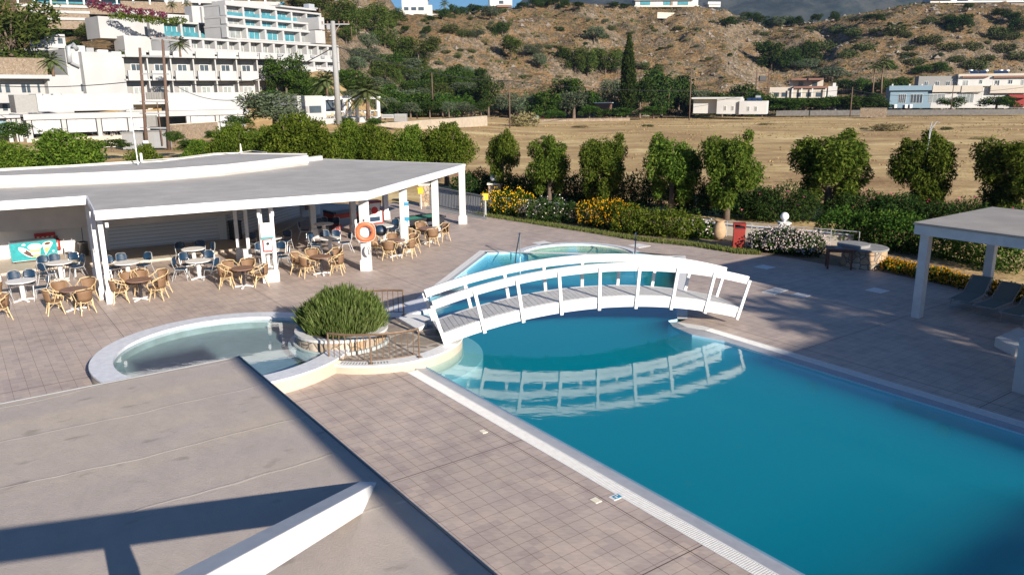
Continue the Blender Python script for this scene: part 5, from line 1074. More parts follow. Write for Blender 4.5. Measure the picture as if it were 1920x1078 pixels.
for a in [('dry',985,238,60,34),('bush',1020,262,14,8),('dry',1670,246,60,18),('dry',1322,220,40,14),('dry',1590,216,44,14),('bush',1775,244,22,6),('dry',1500,217,30,6),('dry',1440,235,30,5),('bush',1215,238,20,5),('dry',1090,240,30,5),('bush',1620,243,14,4),('dry',1580,262,40,6),('dry',1840,262,40,6),('dry',1710,330,60,8),('dry',1120,226,40,8),('dry',860,228,50,14)]: put(*a,zone='out in the dry field')
# scattered scrub on the slopes
for i in range(150):
    px=random.uniform(760,1900); py=random.uniform(30,135) if px>1380 else random.uniform(25,150)
    g=hit(px,py,215)
    if g.y>455 or g.y<225: continue
    w=random.uniform(7,20); PL_.append((random.choice(['bush','bush','green','olive']) if i%3 else 'dry',px,g,w*g.y/1469,w*.6*g.y/1469,None,'on the slope '+('below the crest villas' if px<1000 else 'above the cypress' if px<1250 else 'right of the cypress' if px<1400 else 'above the blue house')))
put('cypress',1176,218,30,150,'tall slim dark cypress at the edge of the dry field',Y=188)
ct={}
PL_.sort(key=lambda a:a[1])
for kind,px,g,w,h,lab,zone in PL_:
    key=(NM[kind],zone); ct[key]=ct.get(key,0)+1
    lb=lab or f'{NM[kind]} {zone}, {ordn(ct[key]-1)} from the left'
    src=random.choice(PR_[kind]); dup(src,(g.x,g.y,g.z-h*.04),random.uniform(0,6.28),lb,(w,w,h),NM[kind]+'s '+(zone or 'near the hotel'))
for l in PR_.values():
    for t in l: kill(t)
M['strawl']=leafmat('straw_stalks',[(.26,.185,.09),(.33,.245,.12),(.40,.30,.155)],.1)
# uncountable small scrub, stones and straw
def tufts(name,n,xr,yr,sz,mat,cond,k=5,h=.5):
    X=RNG.uniform(*xr,n);Y=RNG.uniform(*yr,n); c=cond(X,Y); X=X[c];Y=Y[c]; Z=tz(X,Y); n=len(X); s=sz*(.5+RNG.random(n)**2*1.3); P=np.stack([X,Y,Z],1); out=[]
    for j in range(k):
        D=RNG.normal(size=(n,3))*.6; D[:,2]=np.abs(D[:,2])+.35; D/=np.linalg.norm(D,axis=1)[:,None]; Q=P+RNG.normal(size=(n,3))*s[:,None]*.35; Q[:,2]=P[:,2]+s*h*RNG.random(n)*.6; out.append(quads(Q,D,s,s*.55,RNG.normal(size=(n,3))))
    o=struct(obj(name,meshnp(name,np.concatenate(out),mat)),'stuff'); return o
hc=lambda X,Y:(fbm(X*.03,Y*.03,4,41)+RNG.normal(size=len(X))*.08>.0)&(X/Y>-.36)
tufts('hillside_scrub',15000,(-140,330),(215,450),.75,'scrub',hc); tufts('dry_hillside_grass',14000,(-140,330),(215,450),.5,'drybush',lambda X,Y:X/Y>-.36)
tufts('straw',16000,(-40,190),(62,215),.20,'strawl',lambda X,Y:(fbm(X*.04,Y*.12,4,51)>.0)&(X>-8+(Y-62)*-.1),3)
tufts('field_weeds',260,(-30,190),(62,215),.38,'scrub',lambda X,Y:(fbm(X*.03,Y*.08,4,61)>.08)&(X>-8),4)
def stones(n):
    X=RNG.uniform(-140,330,n);Y=RNG.uniform(212,450,n); c=(fbm(X*.035,Y*.035,4,71)+RNG.normal(size=n)*.05>.03)&(X/Y>-.36); X=X[c];Y=Y[c];Z=tz(X,Y);n=len(X)
    o=np.array([[1,0,0],[0,1,0],[-1,0,0],[0,-1,0],[0,0,1],[0,0,-1]],float); tr=np.array([[0,1,4],[1,2,4],[2,3,4],[3,0,4],[1,0,5],[2,1,5],[3,2,5],[0,3,5]])
    s=(.25+RNG.random(n)**3*1.3)[:,None,None]; V=o[None]*(.6+.7*RNG.random((n,6,1)))*s*np.array([1.2,1,.75]); a=RNG.random(n)*6.28; ca,sa=np.cos(a)[:,None],np.sin(a)[:,None]; x=V[:,:,0]*ca-V[:,:,1]*sa; y=V[:,:,0]*sa+V[:,:,1]*ca; V=np.stack([x+X[:,None],y+Y[:,None],V[:,:,2]+Z[:,None]],-1)
    return meshnp('rubble',V[:,tr].reshape(-1,3),'rock',3)
M['rock']=pm('limestone',(.22,.185,.15),.9,.3,1.5)
struct(obj('rubble',stones(9000)),'stuff')
# palms near the hotel and by the villas
def palm_at(px,base,top,Y,fl_,lab,nf=34,gz=None):
    p=atY(px,base,Y); q=atY(px,top,Y); return palm(max(q.z-p.z,2),.20*fl_/2.6,nf,fl_*1.12,lab,(p.x,Y,p.z),group='palms near and far')
palm_at(613,182,152,118,2.6,'shorter palm left of the concrete pole'); palm_at(690,222,172,108,3.0,'stout palm in front of the white cafe pergola')
palm_at(1636,176,124,248,2.4,'slimmer of the two tall palms left of the blue house',26); palm_at(1652,174,116,250,3.2,'bushier of the two tall palms left of the blue house',30)
palm_at(834,22,6,345,2.6,'small palm on the crest beside the white villa',26); palm_at(324,24,8,225,1.8,'small palm on the upper hotel terrace, left one',22); palm_at(352,26,6,226,1.8,'small palm on the upper hotel terrace, right one',22)
palm_at(338,104,92,140,2.0,'low palm behind the twin wooden poles',26); palm_at(100,140,118,120,2.2,'broad low palm on the bank above the left hotel wing',30)
# bougainvillea on hotel terrace
bo=thing('bougainvillea','dark red bougainvillea spilling along the upper hotel terrace','creeper',atY(205,26,205)); obj('foliage',leaves('foliage',[(x,0,z,2.6,1.2,1.1) for x,z in ((-3,2.2),(0,1.4),(3,1),(6,.2),(9,0),(12,-.6))],2600,.45,.25,'fl_m'),bo)
bo=thing('creeper','green creeper hanging over the tall white retaining wall','creeper',atY(270,36,196)); obj('foliage',leaves('foliage',[(x,0,z,2.4,.8,.9) for x,z in ((-6,.8),(-3,.3),(0,0),(3,-.5),(6,-.6),(8,-.4))],2600,.4,.2,'leafb',.6),bo)
# ------------------------------------------------------------------ buildings
class Bd:                             # a building whose front runs from one ground point to another
    def __init__(s,name,lab,cat,pxa,ya,Ya,pxb,Yb,group=None):
        a=atY(pxa,ya,Ya); b_=atY(pxb,ya,Yb); s.a=a; d=Vector((b_.x-a.x,b_.y-a.y,0)); s.w=d.length; s.d=d.normalized(); s.Ya=Ya;s.Yb=Yb
        s.n=Vector((-s.d.y,s.d.x,0)); s.t=thing(name,lab,cat,a,math.atan2(d.y,d.x),group)
    def X(s,px,back=0):               # local x on the front (moved back) under a photo column
        r=ray(px,200); o=s.a+s.n*back; den=r[0]*s.d.y-r[1]*s.d.x
        k=(r[0]*(-o.y)+r[1]*(o.x))/den if abs(den)>1e-9 else 0
        # solve o + d*x = lambda*r (horizontally)
        x=(o.y*r[0]-o.x*r[1])/(s.d.x*r[1]-s.d.y*r[0]); return x
    def Z(s,px,py,back=0):
        x=s.X(px,back); P=s.a+s.n*back+s.d*x; return atY(px,py,P.y).z-s.a.z
    def box(s,name,mat,x0,x1,y0,y1,z0,z1,par=None,bev=0):
        if x0>x1:x0,x1=x1,x0
        if z0>z1:z0,z1=z1,z0
        b=MB(); b.b2(x0,x1,y0,y1,z0,z1); return b.build(name,mat,par or s.t)
    def pbox(s,name,mat,p0,q0,p1,q1,back,depth,par=None):   # from photo corners at a set-back
        x0,x1=s.X(p0,back),s.X(p1,back); z1=s.Z((p0+p1)/2,q0,back); z0=s.Z((p0+p1)/2,q1,back); return s.box(name,mat,x0,x1,back,back+depth,z0,z1,par)
    def window(s,x,z,w,h,y,mat='glass',frame=True,bars=1):
        f=s.box('window','marblew',x-w/2,x+w/2,y-.05,y+.0,z,z+h)
        k=MB(); k.b2(x-w/2+.06,x+w/2-.06,y-.058,y-.051,z+.06,z+h-.06); k.build('pane',mat,f)
        if bars:
            k=MB()
            for i in range(1,bars+1): xx=x-w/2+w*i/(bars+1); k.b2(xx-.03,xx+.03,y-.07,y-.0585,z+.06,z+h-.06)
            k.build('window_bar','marblew',f)
        return f
def storey(B,x0,x1,z,h,y,nb,dep=1.6,par=.95,win='curtain',side='shade',wh=2.1,clip=True,fin=True,ac=0,aw=False):
    """one row of balconies: slab, back wall, parting fins, parapets, door windows"""
    bw=(x1-x0)/nb
    B.box('floor_slab','hotelwall',x0,x1,y-.05,y+dep+.3,z-.28,z)
    B.box('back_wall','hotelwall',x0,x1,y+dep,y+dep+.3,z,z+h-.28)
    for i in range(nb+1): B.box('parting_wall','hotelwall',x0+bw*i-.12,x0+bw*i+.12,y+.1 if fin else y+dep*.3,y+dep,z,z+h-.285)
    for i in range(nb):
        a=x0+bw*i; B.box('parapet','hotelwall',a+.45,a+bw-.45,y-.75,y-.63,z-.28,z+par); B.box('balcony_floor','hotelwall',a+.46,a+bw-.46,y-.629,y-.051,z-.27,z-.02); B.box('side_parapet','hotelwall',a+.45,a+.57,y-.628,y-.052,z-.019,z+par); B.box('side_parapet','hotelwall',a+bw-.57,a+bw-.45,y-.628,y-.052,z-.019,z+par)
        B.window(a+bw*.62,z+.02,bw*.42,wh,y+dep,win,bars=1); B.box('shutter_panel',side,a+bw*.12,a+bw*.38,y+dep-.06,y+dep-.001,z+.2,z+wh)
        if ac and i%2==0: B.box('air_conditioner','grey',a+bw*.35,a+bw*.65,y-.25,y-.005,z+.25,z+.75)
# --- white hotel beside the twin poles
Bh=Bd('white_hotel','long white hotel with recessed balconies behind the twin wooden poles','hotel',238,172,152,524,170)
nb=7
z1=Bh.Z(380,172); z2=Bh.Z(380,149); z3=Bh.Z(380,107); zf=Bh.Z(380,190); hh=(z3-zf)/2
W_=Bh.w
for k in range(2):
    storey(Bh,0,W_,zf+hh*k+.0,hh,0,nb,2.3,1.55,'glass' if k==1 else 'curtain',wh=2.8)
Bh.box('roof_slab','hotelwall',-.3,W_+.3,-.5,3.4,z3-.26,z3+.15)
for i in range(nb): Bh.box('roof_parapet','hotelwall',W_*i/nb+.3,W_*(i+1)/nb-.3,-.95,-.5,z3-.25,z3+.95)
Bh.box('body','hotelwall',0,W_,2.61,14,zf-4,z3-.262)
Bt=Bd('hotel_tower','plain white stair tower with a steel flue on the left end of the hotel','tower',166,175,146,238,151)
Bt.pbox('tower_wall','hotelwall',166,98,222,178,0,9); Bt.pbox('tower_wall','hotelwall',222,97,240,178,.6,8); Bt.pbox('side_wall','hotelwall',136,92,165.6,176,1.5,8)
Bt.pbox('window','glass',157,158,164,172,1.45,.04)
Bt.pbox('roof_box','metalw',150,86,174,98,2.5,1.5); Bt.pbox('roof_box','grey',176,90,190,98,2.5,1.0); Bt.pbox('roof_box','marblew',197,94,216,98.5,2.5,1.0)
b=MB(); f0=Bt.X(142,1.2); b.tube([(f0,1.0,Bt.Z(142,118,1.2)),(f0,1.0,Bt.Z(142,88,1.2)),(f0+1.0,1.2,Bt.Z(142,84,1.2)),(f0+1.6,1.4,Bt.Z(142,92,1.2))],.42,12); b.build('flue','metalw',Bt.t,True); b=MB(); b.tube([(f0+.1,.9,Bt.Z(142,118,1.2)),(f0+1.4,.8,Bt.Z(150,125,1.2))],.25,8); b.build('flue_elbow','grey',Bt.t)
Bf=Bd('hotel_front_wing','white ground floor wing with tall blank walls and an awning terrace','hotel',49,260,118,470,140)
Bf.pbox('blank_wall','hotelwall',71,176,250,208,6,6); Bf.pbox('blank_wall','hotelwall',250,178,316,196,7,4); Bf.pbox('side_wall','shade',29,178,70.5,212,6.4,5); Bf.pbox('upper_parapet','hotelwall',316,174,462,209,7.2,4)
zt=Bf.Z(200,210); zb=Bf.Z(200,219); 
Bf.box('terrace_roof','hotelwall',0,Bf.w,-.3,7,zb+.25,zb+.55); Bf.box('fascia','hotelwall',0,Bf.w,-.45,-.31,zb-.2,zb+.62); Bf.box('back_wall','glass',0,Bf.w,6.2,6.4,-.5,zb+.2)
cols=[49,115,181,240,272,350,405,462]
for i in range(len(cols)-1):
    a,c=Bf.X(cols[i]),Bf.X(cols[i+1]); Bf.box('column','hotelwall',a-.3,a+.3,-.2,.3,-.6,zb+.2)
    if i!=4: Bf.box('awning','canopy',a+.45,c-.45,-.1,-.02,zb*.22,zb-.25)
Bf.box('floor','creamtile',0,Bf.w,-.4,6.2,-.7,-.05)
a,c=Bf.X(0),Bf.X(49)
for px in (2,15,28,40): x=Bf.X(px,2.5+ (40-px)*.12); Bf.box('column','hotelwall',x-.25,x+.25,2.5,2.9,-.8,zb)
Bf.box('side_awning','paleblue',Bf.X(-20,3),Bf.X(47,3),3.2,3.28,zb*.25,zb-.1); Bf.box('side_roof','hotelwall',Bf.X(-60,3),-.02,2,8,zb+.1,zb+.5)
# terrace furniture of the hotel, far away
tc_=MB(); tc_.b2(-.2,.2,-.2,.2,.43,.46); tc_.b2(-.2,.2,.18,.21,.46,.85)
for sx in(-1,1):
    for sy in(-1,1): tc_.b2(sx*.18-.02,sx*.18+.02,sy*.18-.02,sy*.18+.02,0,.43)
tcm=tc_.mesh('far_chair','marblew'); k=0
for i,px in enumerate([186,193,204,212,222,230,362,370,376,384,392,398,640,648,656,664,674,684,694,702]):
    if px<500: x=Bf.X(px,1.2); P=Bf.a+Bf.d*x+Bf.n*(1.2+.5*(i%2)); P.z=Bf.a.z-.05; where='hotel awning terrace'
    else: continue
    o=obj('terrace_chair',tcm,None,P,i*1.3); tag(o,f'small white chair on the {where}, {ordn(k)} one from the left','chair','white chairs on the hotel terrace'); k+=1
# left wing of the hotel
Bl=Bd('left_hotel_wing','white hotel wing with shaded balconies at the left edge','hotel',-60,210,128,98,138)
Bl.box('roof_slab','hotelwall',0,Bl.w,-1,8,Bl.Z(60,148),Bl.Z(60,141)); Bl.pbox('back_wall','hotelwall',-60,148,138,215,1.5,5); Bl.pbox('end_wall','hotelwall',96,141,137,178,0,1.4); Bl.pbox('parapet','hotelwall',-60,178,20,194,-1,.2)
for i,(p,q) in enumerate(((2,8),(16,24),(46,54),(56,62),(76,80),(5,14),(20,27))):
    Bl.pbox('window','glass' ,p,158 if i<5 else 196,q,174 if i<5 else 208,1.44,.05)
# terraced hotel above
def row_front(B,p0,p1,ytop,ybot,back,nb,win,par=True,curve=False,frame=True):
    x0,x1=B.X(p0,back),B.X(p1,back); pm_=(p0+p1)/2; z1=B.Z(pm_,ytop,back); z0=B.Z(pm_,ybot,back); h=z1-z0; bw=(x1-x0)/nb
    B.box('floor_slab','hotelwall',x0,x1,back-.1,back+8,z0-.25,z0+.02); B.box('roof_slab','hotelwall',x0-.1,x1+.1,back-.15,back+8,z1-.45,z1); B.box('body','hotelwall',x0,x1,back+1.8,back+8,z0+.03,z1-.451)
    for i in range(nb+1): B.box('pillar','hotelwall',x0+bw*i-.28,x0+bw*i+.28,back,back+1.79,z0+.02,z1-.452)
    for i in range(nb):
        a=x0+bw*i
        B.window(a+bw*.5,z0+.03,bw-.9,h*.70,back+1.78,win if (i*7+int(p0))%4 else 'curtain',bars=2)
        if nb==9: B.box('air_conditioner','grey',a+bw*.2,a+bw*.55,back-.35,back-.16,z0+.35,z0+.95)
        if par: B.box('balustrade','aqua' if win=='aqua' else 'hotelwall',a+.3,a+bw-.3,back+.02,back+.10,z0+.02,z0+(h*.30))
        if curve:
            b=MB(); n=8; pts=[(back+.1+1.65*t,z0+.03+(h-.5)*(.25+.7*t**2)) for t in [j/n for j in range(n+1)]]; poly=[(back+.1,z0+.03)]+pts+[(back+1.75,z0+.03)]
            b.add([(a+.30,p[0],p[1]) for p in poly]+[(a+.42,p[0],p[1]) for p in poly],[tuple(range(len(poly))),tuple(range(len(poly),2*len(poly)))[::-1]]+[(j,len(poly)+j,len(poly)+(j+1)%len(poly),(j+1)%len(poly)) for j in range(len(poly))]); b.build('curved_screen','hotelwall',B.t)
Bu=Bd('terraced_hotel','big white terraced hotel climbing the hillside in stepped storeys','hotel',440,150,175,650,205)
for r in [(440,612,16,37,22,6,'aqua',1,0),(440,612,37.5,52,18,6,'aqua',0,1),(440,602,53,76,12,5,'aqua',0,1),(345,460,72,100,3,5,'curtain',1,0),(455,640,80,110,4,9,'curtain',1,0),(520,640,112,131,2,5,'curtain',1,0),(560,640,132,152,1,3,'glass',1,0)]: row_front(Bu,*r)
Bu.pbox('penthouse','hotelwall',440,9,575,15,26,5); Bu.pbox('penthouse','hotelwall',540,14,605,17,24,3); Bu.pbox('roof_unit','metalw',592,8,602,17,26,2); Bu.pbox('end_wall','hotelwall',608,33,618,56,14,8); Bu.pbox('end_wall','hotelwall',600,58,618,82,10,6)
for i,p in enumerate(range(448,600,25)): Bu.pbox('roof_unit','grey',p,11+i*.6,p+10,15.5+i*.3,27,1)
Bu.pbox('arch_opening','glass',588,133,604,150,.9,.05)
Bv=Bd('terraced_hotel_wing','left wing of the terraced hotel with aqua balconies and a big blank wall','hotel',200,110,190,450,215)
for r in [(322,420,42,70,4,3,'aqua',1,1),(410,480,18,35,16,2,'aqua',1,0),(410,480,36,50,12,2,'aqua',0,1),(425,500,50,74,6,2,'aqua',0,1)]: row_front(Bv,*r)
Bv.pbox('blank_wall','hotelwall',205,34,322,74,8,8); Bv.pbox('blank_wall','hotelwall',248,68,300,98,4,6); Bv.pbox('side_wall','hotelwall',298,38,324,72,3,1.5); Bv.pbox('low_wall','hotelwall',300,76,336,98,3,3); Bv.pbox('tower','hotelwall',378,12,400,48,12,4); Bv.pbox('tower','hotelwall',396,14,416,48,11,5); Bv.pbox('terrace_wall','hotelwall',326,28,380,42,14,3); Bv.pbox('terrace_wall','hotelwall',240,20,330,30,30,3)
# top terraces
Bx=Bd('hilltop_hotel','row of low white hotel terraces with stone walls along the top left','hotel',55,40,235,520,262)
Bx.pbox('stone_wall','stonefar',60,10,330,27,4,3); Bx.pbox('white_band','hotelwall',60,9,190,14,3.6,.3); Bx.pbox('white_band','hotelwall',80,20,192,25,2.4,1); Bx.pbox('stone_wall','stonefar',110,26,190,55,1,3); Bx.pbox('white_band','hotelwall',112,33,186,38,.6,.3)
Bx.pbox('stone_wall','stonefar',250,4,380,24,8,3); Bx.pbox('upper_body','hotelwall',60,-4,540,3,14,6); Bx.pbox('glass_front','aqua',90,-3,330,9,12,.3); Bx.pbox('roof','hotelwall',60,-7,330,-4,9,8)
for p in range(62,540,30): Bx.pbox('column','white',p,-3,p+3,9,8,.5)
Bx.pbox('upper_body','hotelwall',330,3,540,14,16,4); 
for i,p in enumerate(range(335,535,22)): Bx.pbox('window','aqua',p,3.5,p+15,10,15.9,.05)
Bx.pbox('white_band','hotelwall',330,12,440,18,13,1)
By=Bd('small_white_house','small white flat roofed house between the two pines at the left','house',-30,106,150,132,158)
By.pbox('lower_body','hotelwall',-30,92,135,108,3,6); By.pbox('terrace_roof','hotelwall',-30,90,125,95,0,6); By.pbox('upper_body','hotelwall',80,66,140,90,5,6); By.pbox('roof_box','hotelwall',78,54,104,68,6,4); By.pbox('roof_slab','hotelwall',78,64,140,68,4.5,7)
for i,p in enumerate((-10,8,26,44,62,76,92,108)): By.pbox('glass_door','glass',p,96,p+12,107,2.9,.08)
for i,p in enumerate((90,108,126)): By.pbox('window','glass',p,72,p+9,82,4.9,.08)
t=lowwall([atY(-30,124,138),atY(86,124,146)],2.9,.6,'rubble stone retaining wall below the left pine','stonefar','stonefar'); t.location.z=atY(30,141,140).z
t=lowwall([atY(318,232,118),atY(405,232,128)],3.2,.6,'pinkish rubble stone wall right of the twin wooden poles','stonefar','creamy'); t.location.z=atY(360,272,122).z
t=lowwall([atY(186,256,104),atY(230,256,104)],1.2,.4,'low cream wall behind the left trees','cream','creamy'); t.location.z=atY(200,275,104).z
t=lowwall([atY(712,230,122),atY(912,222,152)],2.0,.4,'long beige wall at the left end of the dry field','buffwall','cream'); t.location.z=.25
# cafe
Bc=Bd('white_cafe','white flat roofed cafe with an open pergola beside the concrete pole','cafe',558,226,104,714,114)
Bc.pbox('block','hotelwall',558,180,606,228,0,6); Bc.pbox('window','glass',580,199,602,212,-.06,.05); Bc.pbox('shutter_panel','shade',562,200,578,212,-.06,.05); Bc.pbox('plinth','hotelwall',606,221,714,231,0,6)
for p in (606,645,668,708): Bc.pbox('pergola_post','white',p,182,p+4.5,222,.1,.35)
for p in (628,655,690): Bc.pbox('pergola_post','white',p,184,p+3.5,218,5.2,.35)
Bc.pbox('pergola_beam','white',606,182,714,186,.05,.4); Bc.pbox('pergola_beam','white',606,184,712,187,5.1,.4); Bc.pbox('back_glass','glass',608,188,650,210,5.6,.2); Bc.pbox('rail','white',608,208,712,210,.15,.1)
for i in range(8): x=Bc.X(612+i*13,.3); Bc.box('roof_slat','white',x-.08,x+.08,.1,5.5,Bc.Z(660,182)-.02,Bc.Z(660,181)+.05)
k=0
for px in (616,626,638,650,660,674,686,698):
    P=Bc.a+Bc.d*Bc.X(px,2)+Bc.n*2; P.z=Bc.a.z+Bc.Z(660,221); o=obj('terrace_chair',tcm,None,P,px); tag(o,f'small white chair under the cafe pergola, {ordn(k)} one from the left','chair','white chairs under the cafe pergola'); k+=1
for (x0,x1,y0,y1,mat,lab,nm,mt) in ((716,738,215,222,'x','white air handling unit on the wall right of the cafe','air_unit','metalw'),(740,762,214,228,'x','grey metal box right of the cafe','metal_box','grey')):
    p=atY((x0+x1)/2,y1,112); q=atY((x0+x1)/2,y0,112); w=(x1-x0)/1469*112; b=MB(); b.b2(-w/2,w/2,0,1.2,0,q.z-p.z); 
    o=b.build(nm,mt); o.location=p; tag(o,lab,'box'); c=MB(); c.b2(-w/2+.1,w/2-.1,-.02,-.003,.1,(q.z-p.z)*.8); c.build('grille','shade',o)
# white house in the field
Bw=Bd('white_field_house','small white flat roofed house at the back of the dry field','house',1300,213,188,1438,182)
Bw.pbox('body','housewall',1300,185,1350,213,1.5,5); Bw.pbox('body','housewall',1344,186,1390,214,0,6); Bw.pbox('body','housewall',1386,190,1438,214.5,-.6,5); Bw.pbox('parapet','housewall',1296,183,1388,186,-.2,6); 
for p,q in ((1358,198),(1372,198),(1402,199),(1416,199)): Bw.window((Bw.X(p)+Bw.X(p+4))/2,Bw.Z(p,q+10),.6,1.1,-.01 if p<1386 else -.61,'shade',bars=0)
for p in (1404,1414,1424):
    x=Bw.X(p,1); b=MB(); b.box((x,.8,Bw.Z(p,188)),(1.0,1.6,.06),M4=Matrix.Rotation(R_(35),4,'X')); b.build('solar_panel','solar',Bw.t)
b=MB(); x=Bw.X(1420,1.5); b.tube([(x-.5,1.6,Bw.Z(1420,182)),(x+.6,1.6,Bw.Z(1420,182))],.3,10); b.build('water_tank','metalw',Bw.t)
# pale house with red roofs
Bp=Bd('pale_house','pale two storey house with small reddish roofs left of the tall palms','house',1440,185,242,1570,236)
for a in [('lower_body','cream',1441,164,1482,184,0,6),('lower_body','cream',1482,166,1546,184,-.5,6),('upper_body','cream',1478,150,1512,166,2,5),('upper_body','cream',1508,148,1540,166,3,5),('end_wall','housewall',1550,162,1567,182,-1,4),('tower','housewall',1558,156,1564,164,0,2)]: Bp.pbox(*a)
for a in [(1480,147.5,1508,151),(1512,147,1540,150.5),(1485,162,1550,166)]: Bp.pbox('red_roof','terracotta',*a,-1.2,5)
for p,q in ((1450,174),(1464,174),(1494,154),(1520,154),(1492,174),(1510,174),(1528,174)): Bp.pbox('window','glass',p,q,p+9,q+8,-.56 if q>170 and p>1482 else (1.9 if q<160 and p<1510 else 2.9 if q<160 else -.06),.05)
for p in (1483,1500,1520,1545): Bp.pbox('porch_post','white',p,166,p+2,182,-1.4,.2)
# blue and white villas on the right
Bb=Bd('blue_white_house','long two storey house, blue at its left end and white beyond, with solar panels','house',1665,204,232,1925,222)
Bb.pbox('blue_body','paleblue',1667,164,1744,203,0,8); Bb.pbox('white_body','housewall',1744.5,164,1838,203,0,8); Bb.pbox('white_body','housewall',1838.5,164,1925,203,.3,8)
Bb.pbox('blue_fascia','paleblue',1664,161,1744,170,-.8,.8); Bb.pbox('cream_fascia','cream',1745,161,1797,173,-.8,.8); Bb.pbox('cream_fascia','cream',1799,161,1838,174,-.8,.8); Bb.pbox('cream_fascia','cream',1853,160,1925,175,-.8,.8)
Bb.pbox('upper_body','shade',1717,143,1790,162,4,6); Bb.pbox('upper_body','housewall',1790.5,142,1855,162,3,6); Bb.pbox('upper_body','housewall',1855.5,142,1925,162,3.2,6); Bb.pbox('roof_edge','terracotta',1798,143,1846,146,2.2,4); Bb.pbox('roof_edge','terracotta',1856,143,1925,146,2.3,4); Bb.pbox('parapet','cream',1790,138.5,1925,143,2.8,4)
for p,q,w,h,bk,m_ in ((1683,177,14,17,0,'glass'),(1705,177,23,17,0,'glass'),(1740,177,30,16,0,'curtain'),(1794,176,30,17,0,'curtain'),(1800,151,10,10,3,'curtain'),(1830,150,6,8,3,'glass'),(1859,151,9,10,3.2,'glass'),(1884,150,8,8,3.2,'glass'),(1908,150,10,12,3.2,'curtain'),(1728,153,7,8,4,'glass'),(1748,153,8,8,4,'glass'),(1768,153,8,8,4,'glass'),(1780,153,7,8,4,'glass')):
    if p in (1740,1794): p+=0
    xa,xb=Bb.X(p,bk),Bb.X(p+w,bk); Bb.window((xa+xb)/2,Bb.Z(p,q+h,bk),abs(xb-xa),Bb.Z(p,q,bk)-Bb.Z(p,q+h,bk),bk-.02,m_,bars=3 if w>12 else 1)
for p in (1818,1834,1862,1874): x=Bb.X(p,5); b=MB(); b.box((x,5,Bb.Z(p,138,5)+.2),(2.0,1.6,.08),M4=Matrix.Rotation(R_(38),4,'X')); b.build('solar_panel','solar',Bb.t)
for p in (1812,1841,1868,1880): x=Bb.X(p,5.5); b=MB(); b.tube([(x-.6,6,Bb.Z(p,133,5)),(x+.6,6,Bb.Z(p,133,5))],.32,10); b.build('water_tank','metalw',Bb.t,True)
for p in (1668,1700,1723,1746,1792,1860): Bb.pbox('roof_finial','housewall',p,158,p+3,162,-.6,.4)
Bb.pbox('red_awning','red',1890,178,1925,184,-2,2); Bb.pbox('red_shop_front','red',1900,184,1925,200,-.4,.3)
for k,p in enumerate((1677,1697,1706)): Bb.pbox('white_door','marblew',p,196,p+5,203,-.5,.1)
t=lowwall([atY(1455,211,196),atY(1930,211,190)],1.1,.3,'long grey wall along the back of the dry field','greywall','greywall'); t.location.z=atY(1700,213,193).z-.3
t=lowwall([atY(1612,216,186),atY(1662,216,184)],2.0,.7,'short rubble stone wall at the back of the dry field','stonefar','stonefar'); t.location.z=atY(1640,218,185).z-.2
t=lowwall([atY(1010,226,180),atY(1180,224,184)],.7,.9,'tumbled dry stone wall left of the cypress','stonefar','stonefar'); t.location.z=tz1(atY(1100,226,182).x,182)-.1
# crest villas
def villa(name,lab,pts,Y,p0,p1,yb):
    B=Bd(name,lab,'house',p0,yb,Y,p1,Y+1); 
    for a in pts: B.pbox(*a)
    return B
villa('white_villa','white villa with arched openings on the hill crest at the top centre',[('body','housewall',761,-12,808,28,2,8),('upper_body','housewall',765,-16,803,2,3,6),('lower_body','housewall',757,18,762,30,2,5),('lower_body','housewall',808,10,816,28,2,5),('terrace_wall','housewall',752,27,840,32,-2,1),('arch_opening','glass',765,14,773,20,1.9,.1),('arch_opening','glass',778,14,787,20,1.9,.1),('arch_opening','glass',791,14,801,20,1.9,.1),('window','glass',772,2,779,7,2.95,.1),('window','glass',784,1,793,8,2.95,.1),('roof_tiles','terracotta',760,-4,809,-1,1.5,8)],338,752,840,30)
villa('villa_with_red_porch','small white villa with a red porch roof on the crest',[('body','housewall',921,-4,962,12,1,7),('lower_body','housewall',925,12,955,22,2,6),('porch_roof','terracotta',934,10,961,14,-.5,3),('opening','glass',937,15,944,21,1.9,.1),('opening','glass',947,15,953,21,1.9,.1),('roof_tiles','terracotta',919,-7,964,-4,.5,8),('window','glass',938,2,946,8,.94,.1)],382,919,964,23)
villa('long_modern_villa','long modern white villa on the crest above the cypress',[('body','housewall',1186,0,1300,13,2,9),('glass_front','aqua',1195,3,1213,10,1.8,.2),('glass_front','aqua',1237,4,1252,10,1.8,.2),('glass_front','aqua',1263,4,1282,10,1.8,.2),('pillar','stonefar',1250,1,1254,11,1.6,.4),('roof_slab','housewall',1184,-3,1292,1,.5,10),('terrace_wall','cream',1184,11,1302,14,.2,.6)],408,1184,1302,13)
t=lowwall([atY(1232,30,372),atY(1345,30,384)],2.4,.5,'long pale retaining wall below the modern crest villa','creamtile','cream'); t.location.z=atY(1300,34,376).z-.3
villa('small_crest_house','small white crest house with a sloping roof',[('body','housewall',1320,8,1341,14,0,6),('shed_roof','housewall',1318,4,1341,9,-.4,7)],418,1318,1342,15)
villa('white_crest_villas','white villas on stone terraces at the top right corner',[('body','housewall',1722,-12,1770,6,4,8),('body','housewall',1790,-12,1920,2,5,8),('stone_terrace','stonefar',1701,9,1825,16,0,4),('stone_terrace','stonefar',1824,7,1925,18,-1,4),('glass_front','aqua',1800,-4,1860,1,4.8,.2),('fence','marblew',1740,3,1925,5,1,.2),('porch','terracotta',1726,-3,1766,-1,2,4)],415,1700,1930,16)
